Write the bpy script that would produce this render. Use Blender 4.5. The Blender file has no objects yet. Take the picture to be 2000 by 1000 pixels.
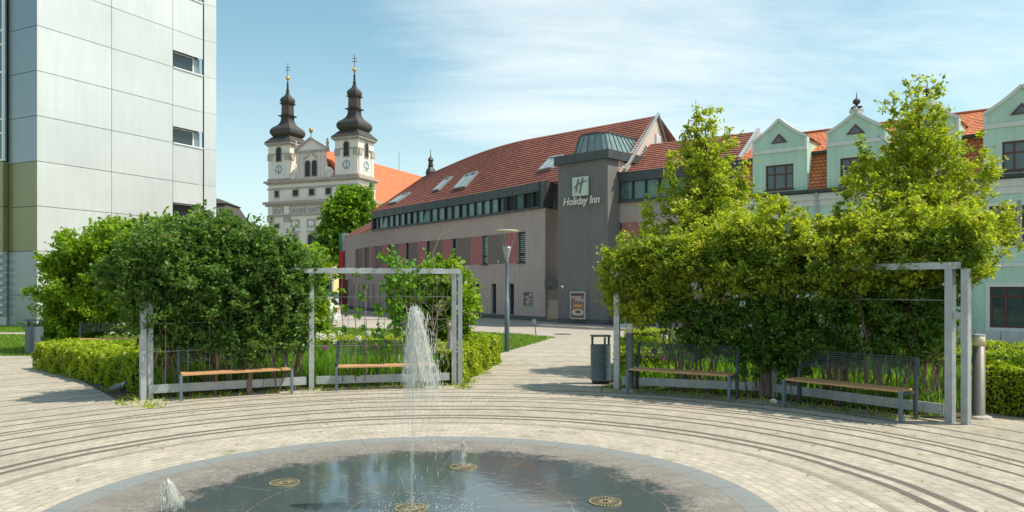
import bpy, math, random
import numpy as np
from mathutils import Vector, Matrix
R = math.radians
random.seed(7); rng = np.random.default_rng(7)
S = bpy.context.scene
COL = S.collection
# ---------------------------------------------------------------- camera, light, exposure
F = 1480.0; HZ = 560.0; EYE = 2.0            # focal length in px of the 2000 px photo, horizon row, eye height
cam = bpy.data.objects.new('camera', bpy.data.cameras.new('camera')); COL.objects.link(cam)
cam.location = (0, 0, EYE); cam.rotation_euler = (R(90), 0, 0)
cam.data.sensor_width = 36; cam.data.lens = F/2000*36; cam.data.shift_y = (HZ-500)/2000
cam.data.clip_start = .05; cam.data.clip_end = 3000
S.camera = cam
SUN = Vector((1, -.10, 1.6)).normalized()
sl = bpy.data.lights.new('sun', 'SUN'); sl.energy = 4.1; sl.angle = R(.5); sl.color = (1, .90, .74)
so = bpy.data.objects.new('sun', sl); COL.objects.link(so); so.location = (30, 10, 40)
so.rotation_euler = (-SUN).to_track_quat('-Z', 'Y').to_euler()
S.view_settings.view_transform = 'Standard'; S.view_settings.look = 'None'
S.view_settings.exposure = .55; S.view_settings.gamma = 1
S.render.resolution_x = 1024; S.render.resolution_y = 512

class NT:
    def __init__(s, nt): s.t = nt; s.n = nt.nodes; s.n.clear()
    def add(s, k, **kw):
        n = s.n.new(k)
        for a, b in kw.items():
            if a.startswith('i_'):
                key = a[2:]; key = int(key) if key.isdigit() else key.replace('_', ' ')
                s.put(n, key, b)
            else: setattr(n, a, b)
        return n
    def put(s, n, key, v):
        i = n.inputs[key]
        if isinstance(v, tuple) and len(v) == 2 and hasattr(v[0], 'outputs'): s.t.links.new(v[0].outputs[v[1]], i)
        elif hasattr(v, 'outputs'): s.t.links.new(v.outputs[0], i)
        else:
            if isinstance(v, (tuple, list)) and len(v) == 3 and i.type == 'RGBA': v = (*v, 1)
            i.default_value = v
    def m(s, op, a, b=None, c=None, clamp=False):
        n = s.n.new('ShaderNodeMath'); n.operation = op; n.use_clamp = clamp
        for k, v in enumerate((a, b, c)):
            if v is not None: s.put(n, k, v)
        return n
    def vm(s, op, a, b=None):
        n = s.n.new('ShaderNodeVectorMath'); n.operation = op; s.put(n, 0, a)
        if b is not None: s.put(n, 1, b)
        return n
    def mix(s, f, a, b, bt='MIX'):
        n = s.n.new('ShaderNodeMix'); n.data_type = 'RGBA'; n.blend_type = bt
        for k, v in ((0, f), (6, a), (7, b)):
            if isinstance(v, (tuple, list)) and len(v) == 3: v = (*v, 1)
            s.put(n, k, v)
        return (n, 2)
    def mapr(s, v, a, b, c=0., d=1., smooth=False):
        n = s.n.new('ShaderNodeMapRange'); s.put(n, 0, v)
        if smooth: n.interpolation_type = 'SMOOTHSTEP'
        for k, x in zip((1, 2, 3, 4), (a, b, c, d)): n.inputs[k].default_value = x
        return n
    def noise(s, vec, sc, det=4, rough=.55, dist=0.):
        n = s.n.new('ShaderNodeTexNoise'); s.put(n, 'Vector', vec)
        n.inputs['Scale'].default_value = sc; n.inputs['Detail'].default_value = det
        n.inputs['Roughness'].default_value = rough; n.inputs['Distortion'].default_value = dist
        return n

w = bpy.data.worlds.new('World'); S.world = w; w.use_nodes = True
t = NT(w.node_tree)
sky = t.add('ShaderNodeTexSky', sky_type='NISHITA', sun_disc=False, sun_elevation=math.asin(SUN.z), sun_rotation=math.atan2(SUN.x, SUN.y),
            air_density=1.0, dust_density=1.6, ozone_density=1.2)
tc = t.add('ShaderNodeTexCoord')
sep = t.add('ShaderNodeSeparateXYZ', i_0=(tc, 'Generated'))
zz = t.m('ADD', (sep, 2), .16)
cx = t.m('DIVIDE', (sep, 0), zz); cy = t.m('DIVIDE', (sep, 1), zz)
cv = t.add('ShaderNodeCombineXYZ', i_0=cx, i_1=cy)
mp = t.add('ShaderNodeMapping', i_Vector=cv); mp.inputs['Rotation'].default_value = (0, 0, R(-32)); mp.inputs['Scale'].default_value = (.55, 1.5, 1)
n1 = t.noise(mp, .9, 8, .62, .9)
mp2 = t.add('ShaderNodeMapping', i_Vector=cv); mp2.inputs['Rotation'].default_value = (0, 0, R(-18)); mp2.inputs['Scale'].default_value = (.3, 1.9, 1); mp2.inputs['Location'].default_value = (3.1, 7.7, 0)
n2 = t.noise(mp2, 2.2, 9, .7, .5)
# broad bank of cloud right of centre: direction x from about -.08 rightwards
bank = t.mapr((sep, 0), -.26, .04, -.17, .13, True)
bank2 = t.mapr((sep, 0), .10, .62, 0, -.07, True)
a_ = t.m('ADD', t.m('ADD', t.m('MULTIPLY', n1, .75), t.m('MULTIPLY', n2, .34)), t.m('ADD', bank, bank2))
cl = t.mapr(a_, .34, .98, .07, .84, True)
hz = t.mapr((sep, 2), .0, .34, .58, .12, True)
clf = t.m('MAXIMUM', cl, hz)
skyc = t.mix(1, (sky, 0), (.60, 1.02, .93), 'MULTIPLY')
cloudc = (6.6, 6.75, 6.6)
skm = t.mix(clf, skyc, cloudc)
bg = t.add('ShaderNodeBackground', i_Color=skm, i_Strength=.122)
t.add('ShaderNodeOutputWorld', i_0=bg)

# ---------------------------------------------------------------- materials
MATS = {}
def M(name, col, rough=.8, var=.12, vs=3., bump=0., bs=40., metal=0., spec=.5, fine=.06, coat=0., streak=0., alpha=1., island=0., trans=0., uv=False):
    if name in MATS: return MATS[name]
    m = bpy.data.materials.new(name); m.use_nodes = True; t = NT(m.node_tree)
    tc = t.add('ShaderNodeTexCoord'); co = (tc, 'UV') if uv else (tc, 'Object')
    g = t.add('ShaderNodeNewGeometry')
    pos = (g, 'Position')
    n = t.noise(pos, vs, 5, .6); f = t.noise(pos, bs, 3, .6)
    v = t.m('ADD', t.mapr(n, .25, .75, 1-var, 1+var), t.mapr(f, .2, .8, -fine, fine))
    if streak:
        mp = t.add('ShaderNodeMapping', i_Vector=pos); mp.inputs['Scale'].default_value = (3, 3, .25)
        sn = t.noise(mp, 1.3, 5, .7)
        v = t.m('MULTIPLY', v, t.mapr(sn, .35, .7, 1-streak, 1.03))
    if island: v = t.m('MULTIPLY', v, t.mapr((g, 'Random Per Island'), 0, 1, 1-island, 1+island))
    c = t.vm('SCALE', col); t.put(c, 'Scale', v)
    b = t.add('ShaderNodeBsdfPrincipled', i_Base_Color=c, i_Roughness=rough, i_Metallic=metal)
    b.inputs['Specular IOR Level'].default_value = spec; b.inputs['Coat Weight'].default_value = coat
    b.inputs['Alpha'].default_value = alpha
    if trans: b.inputs['Transmission Weight'].default_value = trans
    if rough > .2: t.put(b, 'Roughness', t.mapr(n, .2, .8, rough*.88, min(1, rough*1.1)))
    if bump:
        bp = t.add('ShaderNodeBump', i_Height=f, i_Distance=bump, i_Strength=1.); t.put(b, 'Normal', bp)
    t.add('ShaderNodeOutputMaterial', i_0=b)
    MATS[name] = m; return m
def leafmat(name, c1, c2, tr=.5, c3=None, p3=.08):
    m = bpy.data.materials.new(name); m.use_nodes = True; t = NT(m.node_tree)
    g = t.add('ShaderNodeNewGeometry')
    n = t.noise((g, 'Position'), 2.3, 4, .65)
    f = t.m('ADD', t.m('MULTIPLY', (g, 'Random Per Island'), .5), t.mapr(n, .36, .64, -.12, .6), clamp=True)
    c = t.mix(f, c1, c2)
    if c3:
        r2 = t.m('FRACT', t.m('MULTIPLY', (g, 'Random Per Island'), 37.7))
        c = t.mix(t.m('LESS_THAN', r2, p3), c, c3)
    b = t.add('ShaderNodeBsdfPrincipled', i_Base_Color=c, i_Roughness=.45); b.inputs['Specular IOR Level'].default_value = .35
    tl = t.add('ShaderNodeBsdfTranslucent', i_Color=t.mix(1, c, (1.15, 1.25, .55), 'MULTIPLY'))
    mx = t.add('ShaderNodeMixShader', i_0=tr, i_1=b, i_2=tl)
    t.add('ShaderNodeOutputMaterial', i_0=mx); return m
def tilemat(name, c1, c2, bw, rh, mortar=.02):
    m = bpy.data.materials.new(name); m.use_nodes = True; t = NT(m.node_tree)
    tc = t.add('ShaderNodeTexCoord')
    br = t.add('ShaderNodeTexBrick', i_Vector=(tc, 'UV'), i_Scale=1., i_Mortar_Size=mortar, i_Brick_Width=bw, i_Row_Height=rh, i_Bias=0.)
    for k, c in (('Color1', c1), ('Color2', c2), ('Mortar', tuple(x*.55 for x in c1))): t.put(br, k, c)
    g = t.add('ShaderNodeNewGeometry'); n = t.noise((g, 'Position'), 1.1, 5, .65)
    c = t.mix(1, br, t.add('ShaderNodeCombineColor', i_0=t.mapr(n, .3, .7, .78, 1.12), i_1=t.mapr(n, .3, .7, .8, 1.08), i_2=t.mapr(n, .3, .7, .85, 1.05)), 'MULTIPLY')
    b = t.add('ShaderNodeBsdfPrincipled', i_Base_Color=c, i_Roughness=.78)
    t.add('ShaderNodeOutputMaterial', i_0=b); return m

plaster_pink = M('plaster_taupe', (.42, .335, .31), .9, .08, .6, .004, 30, streak=.12)
plaster_grey = M('plaster_dark_grey', (.175, .165, .16), .9, .10, .8, .004, 30, streak=.14)
panel_grey = M('panel_grey', (.17, .135, .125), .9, .06, .8)
panel_rose = M('panel_rose', (.36, .13, .135), .85, .06, .8)
plinth_m = M('plinth_slate', (.09, .095, .095), .8, .1, 1.5, streak=.15)
fascia_m = M('fascia_zinc', (.065, .075, .078), .5, .1, .7, metal=.3)
black_m = M('black_cladding', (.012, .014, .016), .6)
frame_dark = M('frame_anthracite', (.035, .042, .045), .5)
glass_dark = M('glass_dark', (.018, .03, .035), .04, .3, 1.2, spec=.8)
glass_teal = M('glass_teal', (.075, .15, .14), .08, .35, 1.6, spec=.7)
curtain_m = M('curtain_grey', (.30, .36, .33), .9, .2, 4)
mint_m = M('plaster_mint', (.46, .64, .53), .9, .08, .7, .003, 30, streak=.13)
trim_m = M('trim_offwhite', (.60, .62, .58), .85, .06, 1, streak=.06)
brown_m = M('frame_brown', (.10, .038, .025), .5)
winglass = M('glass_window', (.06, .085, .09), .06, .4, 1.4, spec=.8)
church_m = M('church_plaster', (.82, .745, .675), .92, .08, .25, streak=.16)
stone_m = M('church_cornice_stone', (.47, .42, .37), .92, .16, .6, streak=.3)
dome_m = M('dome_bronze', (.065, .055, .048), .55, .25, .5, metal=.15, streak=.3)
gold_m = M('gold', (.75, .38, .05), .35, metal=.7)
dark_open = M('opening_dark', (.015, .015, .017), .5)
galv = M('galvanised_steel', (.43, .45, .45), .5, .18, 6, metal=.45, bs=70, fine=.14, streak=.15)
steel_dark = M('painted_steel_anthracite', (.05, .06, .072), .45, .1, 5)
steel_blue = M('painted_steel_bluegrey', (.12, .165, .20), .5, .1, 5)
bin_m = M('bin_steel', (.10, .135, .155), .5, .14, 6, fine=.1)
bark = M('bark', (.11, .075, .055), .95, .25, 6, .01, 30)
vinebark = M('vine_bark', (.23, .15, .115), .95, .25, 8)
paleb = M('dry_vine', (.36, .27, .20), .9, .15, 8)
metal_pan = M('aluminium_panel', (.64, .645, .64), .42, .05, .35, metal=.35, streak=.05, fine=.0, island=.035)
metal_shade = M('aluminium_panel_grey', (.30, .335, .35), .34, .05, .4, metal=.6, fine=0)  # same aluminium, with the shade of the left face put into a darker colour
olive_m = M('aluminium_panel_olive', (.25, .24, .12), .34, .08, .5, metal=.5, fine=0)  # olive reflection on the left face, painted in as panel colour
white_m = M('white_paint', (.78, .79, .79), .4, .04, 2)
roof_hotel = tilemat('roof_tiles_brownred', (.215, .072, .053), (.29, .096, .068), .34, .42, .012)
roof_orange = tilemat('roof_tiles_orange', (.60, .18, .07), (.76, .27, .11), .2, .3, .02)
roof_church = tilemat('roof_tiles_church', (.60, .125, .045), (.70, .165, .06), .8, .7, .03)

def wood():
    m = bpy.data.materials.new('wood_slat'); m.use_nodes = True; t = NT(m.node_tree)
    tc = t.add('ShaderNodeTexCoord'); mp = t.add('ShaderNodeMapping', i_Vector=(tc, 'Object')); mp.inputs['Scale'].default_value = (2, 40, 40)
    n = t.noise(mp, 1.5, 6, .6, .3); c = t.mix(t.mapr(n, .3, .7), (.42, .21, .09), (.62, .36, .18))
    b = t.add('ShaderNodeBsdfPrincipled', i_Base_Color=c, i_Roughness=.6); t.add('ShaderNodeOutputMaterial', i_0=b); return m
wood_m = wood()

FC = (-.9, 6.8)                                # fountain centre
def paving():
    m = bpy.data.materials.new('plaza_paving'); m.use_nodes = True; t = NT(m.node_tree)
    g = t.add('ShaderNodeNewGeometry'); p = t.vm('SUBTRACT', (g, 'Position'), (FC[0], FC[1], 0))
    s = t.add('ShaderNodeSeparateXYZ', i_0=p); x, y = (s, 0), (s, 1)
    r0 = t.m('SQRT', t.m('ADD', t.m('MULTIPLY', x, x), t.m('MULTIPLY', y, y)))
    wob = t.noise((g, 'Position'), .55, 2, .5)
    r = t.m('ADD', r0, t.mapr(wob, .2, .8, -.05, .05))
    th = t.m('ARCTAN2', x, y)
    # blocks: three zones so that the block width stays alike
    def brick(rad, bw, rh, off=.5):
        v = t.add('ShaderNodeCombineXYZ', i_0=t.m('MULTIPLY', th, rad), i_1=r)
        b = t.add('ShaderNodeTexBrick', i_Vector=v, i_Scale=1., i_Mortar_Size=.006, i_Mortar_Smooth=.3, i_Brick_Width=bw, i_Row_Height=rh, i_Bias=0.)
        b.offset = off
        t.put(b, 'Color1', (1, 1, 1)); t.put(b, 'Color2', (.72, .72, .71)); t.put(b, 'Mortar', (.42, .39, .34)); return b
    b1 = brick(4., .19, .125); b2 = brick(6.2, .19, .125); b3 = brick(9.5, .19, .125); b4 = brick(15., .2, .14)
    z1 = t.m('GREATER_THAN', r, 4.75); z2 = t.m('GREATER_THAN', r, 7.5); z3 = t.m('GREATER_THAN', r, 12)
    bc = t.mix(z3, t.mix(z2, t.mix(z1, (b1, 0), (b2, 0)), (b3, 0)), (b4, 0))
    big = t.noise((g, 'Position'), .35, 5, .6); mid = t.noise((g, 'Position'), 2.2, 5, .65); fine = t.noise((g, 'Position'), 55, 4, .7)
    base = t.mix(t.mapr(big, .3, .7), (.375, .335, .28), (.45, .405, .345))
    base = t.mix(t.m('LESS_THAN', r, 4.22), base, (.45, .40, .345))
    bcm = t.mix(.75, (1, 1, 1), bc)
    base = t.mix(1, base, bcm, 'MULTIPLY')
    base = t.mix(t.mapr(mid, .42, .8, 0, .55), base, (.23, .205, .165))
    stn = t.noise((g, 'Position'), .8, 6, .72, .6); base = t.mix(t.mapr(stn, .52, .70, 0, .5), base, (.22, .195, .16))
    # dark basalt rings
    rings = [(4.30, .055, .42), (4.71, .052, .9), (4.94, .052, .9), (5.54, .046, .9), (5.87, .046, .9), (6.40, .04, .9), (6.76, .036, 1.), (6.95, .036, 1.),
             (7.48, .036, 1.), (7.92, .034, 1.), (8.63, .03, .95), (9.53, .028, .9), (10.2, .028, .9), (10.56, .024, .9), (11.25, .028, .9), (12.4, .028, .9),
             (13.6, .028, .85), (14.9, .028, .85), (16.3, .022, .7), (17.6, .022, .7), (19.2, .025, .7), (21, .025, .6), (23, .03, .6), (25.5, .03, .6)]
    tot = None
    for rc, hw, st in rings:
        d = t.m('ABSOLUTE', t.m('SUBTRACT', r, rc)); k = t.m('MULTIPLY', t.m('LESS_THAN', d, hw), st)
        tot = k if tot is None else t.m('MAXIMUM', tot, k)
    ringc = t.mix(t.mapr(fine, .3, .7), (.045, .038, .034), (.115, .10, .088))
    base = t.mix(tot, base, ringc)
    # moss and weeds in the joints
    moss = t.m('MULTIPLY', t.mapr(t.noise((g, 'Position'), 9, 3, .7), .555, .62), t.m('LESS_THAN', t.add('ShaderNodeSeparateColor', i_0=bc), .75))
    base = t.mix(t.m('MULTIPLY', moss, .8), base, (.16, .17, .05))
    sp = t.mapr(fine, .35, .65, .86, 1.1); c = t.vm('SCALE', base); t.put(c, 'Scale', sp)
    h = t.m('ADD', t.m('MULTIPLY', t.add('ShaderNodeSeparateColor', i_0=bc), 1.), t.m('MULTIPLY', fine, .35))
    bp = t.add('ShaderNodeBump', i_Height=h, i_Distance=.006, i_Strength=.8)
    b = t.add('ShaderNodeBsdfPrincipled', i_Base_Color=c, i_Roughness=.9, i_Normal=bp)
    t.add('ShaderNodeOutputMaterial', i_0=b); return m
def basin():
    m = bpy.data.materials.new('basin_granite'); m.use_nodes = True; t = NT(m.node_tree)
    g = t.add('ShaderNodeNewGeometry'); p = t.vm('SUBTRACT', (g, 'Position'), (FC[0], FC[1], 0))
    s = t.add('ShaderNodeSeparateXYZ', i_0=p); x, y = (s, 0), (s, 1)
    r = t.m('SQRT', t.m('ADD', t.m('MULTIPLY', x, x), t.m('MULTIPLY', y, y))); th = t.m('ARCTAN2', x, y)
    def joint(n, rmin, rmax, off, wd=.0038):
        a = t.m('FRACT', t.m('ADD', t.m('MULTIPLY', th, n/(2*math.pi)), off))
        d = t.m('MULTIPLY', t.m('MULTIPLY', t.m('ABSOLUTE', t.m('SUBTRACT', a, .5)), 2*math.pi/n), r)
        k = t.m('LESS_THAN', d, wd)
        return t.m('MULTIPLY', k, t.m('MULTIPLY', t.m('GREATER_THAN', r, rmin), t.m('LESS_THAN', r, rmax)))
    J = joint(30, 2.98, 9, .1, .007)
    for q in (joint(30, 2.3, 2.98, .1), joint(15, 1.45, 2.3, .3), joint(15, .55, 1.45, .05)): J = t.m('MAXIMUM', J, q)
    for rr in (2.98, 2.3, 1.45, .55): J = t.m('MAXIMUM', J, t.m('LESS_THAN', t.m('ABSOLUTE', t.m('SUBTRACT', r, rr)), .0042))
    fine = t.noise((g, 'Position'), 90, 4, .75); mid = t.noise((g, 'Position'), 2.6, 5, .65); sp = t.noise((g, 'Position'), 14, 5, .75)
    # wetness spreads from the middle with a ragged rim
    wet = t.m('ADD', r, t.m('ADD', t.mapr(mid, .2, .8, -.28, .28), t.mapr(sp, .2, .8, -.30, .30)))
    off = t.m('MULTIPLY', x, -.05)
    wet = t.mapr(t.m('ADD', wet, off), 2.26, 2.44, 1, 0)
    dry = t.mix(t.mapr(mid, .3, .7), (.15, .138, .125), (.25, .23, .205))
    dry = t.mix(t.m('GREATER_THAN', r, 2.98), dry, (.185, .20, .20))
    dry = t.mix(t.m('MULTIPLY', t.mapr(sp, .44, .56), t.mapr(r, 3.2, 2.45)), dry, (.13, .11, .10))
    alg = t.mix(t.mapr(t.noise((g, 'Position'), 1.1, 3), .55, .7), (.062, .08, .088), (.085, .085, .07))
    c = t.mix(wet, dry, alg)
    c = t.mix(J, c, t.mix(t.mapr(sp, .40, .6), t.mix(wet, (.13, .12, .11), (.06, .06, .055)), t.mix(wet, (.13, .12, .11), (.27, .24, .19))))
    sc = t.mapr(fine, .3, .7, .8, 1.2); cs = t.vm('SCALE', c); t.put(cs, 'Scale', sc)
    rip = t.noise((g, 'Position'), 9, 3, .5)
    ringd = t.m('MULTIPLY', t.m('MULTIPLY', t.m('SINE', t.m('MULTIPLY', r, 55)), t.mapr(r, .2, 1.6, 1, 0)), .12)
    h = t.m('ADD', t.m('MULTIPLY', rip, .16), t.m('MULTIPLY', ringd, t.mapr(mid, .45, .6, 0, .5)))
    bp = t.add('ShaderNodeBump', i_Height=h, i_Distance=.012, i_Strength=.35)
    bf = t.add('ShaderNodeBump', i_Height=fine, i_Distance=.003, i_Strength=.5)
    b = t.add('ShaderNodeBsdfPrincipled', i_Base_Color=cs, i_Roughness=.8, i_Normal=bf)
    wb = t.add('ShaderNodeBsdfPrincipled', i_Base_Color=cs, i_Roughness=.07, i_Normal=bp); wb.inputs['Specular IOR Level'].default_value = .6
    mx = t.add('ShaderNodeMixShader', i_0=wet, i_1=b, i_2=wb)
    t.add('ShaderNodeOutputMaterial', i_0=mx); return m
paving_m = paving(); basin_m = basin()
def groundmat(name, c1, c2, c3, sc=1.2):
    m = bpy.data.materials.new(name); m.use_nodes = True; t = NT(m.node_tree)
    g = t.add('ShaderNodeNewGeometry'); a = t.noise((g, 'Position'), sc, 6, .65); f = t.noise((g, 'Position'), 45, 4, .7); d = t.noise((g, 'Position'), sc*5, 5, .7)
    c = t.mix(t.mapr(a, .3, .7), c1, c2); c = t.mix(t.mapr(d, .5, .75), c, c3)
    cs = t.vm('SCALE', c); t.put(cs, 'Scale', t.mapr(f, .3, .7, .8, 1.2))
    b = t.add('ShaderNodeBsdfPrincipled', i_Base_Color=cs, i_Roughness=.92, i_Normal=t.add('ShaderNodeBump', i_Height=f, i_Distance=.01, i_Strength=.6))
    t.add('ShaderNodeOutputMaterial', i_0=b); return m
asphalt_m = groundmat('street_asphalt', (.30, .265, .235), (.36, .32, .285), (.25, .22, .20), .5)
lawn_m = groundmat('lawn_soil', (.07, .12, .02), (.10, .16, .03), (.14, .15, .05), .8)
soil_m = groundmat('soil', (.06, .045, .03), (.09, .065, .045), (.05, .06, .02), 2)
walk_m = groundmat('sidewalk_slabs', (.27, .24, .215), (.33, .30, .27), (.2, .18, .16), .8)
kerb_m = M('kerb_granite', (.36, .33, .29), .9, .2, 3)

# ---------------------------------------------------------------- mesh helpers
def G(px, py, z=0.):                              # point of the place on height z seen at a pixel of the photo
    Y = F*(EYE-z)/(py-HZ); return ((px-1000)*Y/F, Y)
def P(px, py, Y): return ((px-1000)*Y/F, Y, EYE-(py-HZ)*Y/F)
class MB:
    def __init__(s): s.v = []; s.f = []; s.uv = []
    def add(s, vs, fs, uvs=None):
        b = len(s.v); s.v += [tuple(v) for v in vs]; s.f += [tuple(b+i for i in f) for f in fs]
        s.uv += uvs if uvs else [None]*len(fs)
    def quad(s, a, b, c, d, uv=None): s.add([a, b, c, d], [(0, 1, 2, 3)], [uv] if uv else None)
    def hexa(s, c): s.add(c, [(0, 3, 2, 1), (4, 5, 6, 7), (0, 1, 5, 4), (1, 2, 6, 5), (2, 3, 7, 6), (3, 0, 4, 7)])
    def box(s, x0, x1, y0, y1, z0, z1): s.hexa([(x0, y0, z0), (x1, y0, z0), (x1, y1, z0), (x0, y1, z0), (x0, y0, z1), (x1, y0, z1), (x1, y1, z1), (x0, y1, z1)])
    def bar(s, a, b, w, h, up=(0, 0, 1)):
        a, b = Vector(a), Vector(b); d = (b-a).normalized(); u = Vector(up)
        if abs(d.dot(u)) > .95: u = Vector((0, 1, 0))
        sd = d.cross(u).normalized()*w/2; uu = sd.cross(d).normalized()*h/2
        s.hexa([a-sd-uu, a+sd-uu, b+sd-uu, b-sd-uu, a-sd+uu, a+sd+uu, b+sd+uu, b-sd+uu])
    def tube(s, pts, rad, n=6, cap=True):
        pts = [Vector(p) for p in pts]; N = len(pts)
        if not hasattr(rad, '__len__'): rad = [rad]*N
        vs = []; prev = None
        for i, p in enumerate(pts):
            d = (pts[min(i+1, N-1)]-pts[max(i-1, 0)]).normalized()
            u = prev if prev is not None else (Vector((1, 0, 0)) if abs(d.x) < .8 else Vector((0, 1, 0)))
            a = d.cross(u).normalized(); bb = a.cross(d).normalized(); prev = bb
            for k in range(n):
                q = 2*math.pi*k/n; vs.append(p+(a*math.cos(q)+bb*math.sin(q))*rad[i])
        fs = [(i*n+k, i*n+(k+1) % n, (i+1)*n+(k+1) % n, (i+1)*n+k) for i in range(N-1) for k in range(n)]
        if cap: fs += [tuple(range(n))[::-1], tuple((N-1)*n+k for k in range(n))]
        s.add(vs, fs)
    def lathe(s, c, prof, n=16, rot=0, cap=True):
        vs = []
        for r, z in prof:
            for k in range(n):
                q = rot+2*math.pi*k/n; vs.append((c[0]+r*math.cos(q), c[1]+r*math.sin(q), c[2]+z))
        N = len(prof)
        fs = [(i*n+k, i*n+(k+1) % n, (i+1)*n+(k+1) % n, (i+1)*n+k) for i in range(N-1) for k in range(n)]
        if cap: fs += [tuple(range(n))[::-1], tuple((N-1)*n+k for k in range(n))]
        s.add(vs, fs)
    def prism(s, poly, z0, z1):                   # poly: (x, y) anticlockwise
        n = len(poly); s.add([(x, y, z0) for x, y in poly]+[(x, y, z1) for x, y in poly],
            [tuple(range(n))[::-1], tuple(range(n, 2*n))]+[(i, (i+1) % n, n+(i+1) % n, n+i) for i in range(n)])
    def slab(s, pts, off):                        # planar outline given thickness along vector off
        n = len(pts); o = Vector(off); a = [Vector(p) for p in pts]
        s.add(a+[p+o for p in a], [tuple(range(n))[::-1], tuple(range(n, 2*n))]+[(i, (i+1) % n, n+(i+1) % n, n+i) for i in range(n)])
TM = {}
def link(name, mesh, mat, parent=None, smooth=False):
    o = bpy.data.objects.new(name, mesh)
    if mat: mesh.materials.append(mat)
    COL.objects.link(o)
    if parent: o.parent = parent
    if smooth: mesh.polygons.foreach_set('use_smooth', [True]*len(mesh.polygons))
    return o
def build(name, mb, mat, parent=None, smooth=False, local=False, root=None):
    inv = None if local or parent is None else TM.get((root or parent).name)
    if parent is not None and inv is None and not local:
        q = parent
        while q is not None and q.name not in TM: q = q.parent
        inv = TM.get(q.name) if q else None
    v = [inv @ Vector(x) for x in mb.v] if inv else mb.v
    me = bpy.data.meshes.new(name); me.from_pydata(v, [], mb.f)
    if any(u is not None for u in mb.uv):
        L = me.uv_layers.new(name='UVMap').data; k = 0
        for f, u in zip(mb.f, mb.uv):
            for i in range(len(f)):
                if u: L[k].uv = u[i]
                k += 1
    me.update(); return link(name, me, mat, parent, smooth)
def tag(o, label=None, cat=None, group=None, kind=None):
    for k, v in (('label', label), ('category', cat), ('group', group), ('kind', kind)):
        if v: o[k] = v
    return o
def thing(name, label, cat, loc=(0, 0, 0), rz=0, group=None):
    o = bpy.data.objects.new(name, None); COL.objects.link(o); o.location = loc; o.rotation_euler = (0, 0, rz); o.empty_display_size = .3
    TM[o.name] = (Matrix.Translation(loc) @ Matrix.Rotation(rz, 4, 'Z')).inverted()
    return tag(o, label, cat, group)
def copytree(o, parent=None):
    c = o.copy(); COL.objects.link(c)
    if parent: c.parent = parent
    for ch in list(o.children): copytree(ch, c)
    return c
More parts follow.
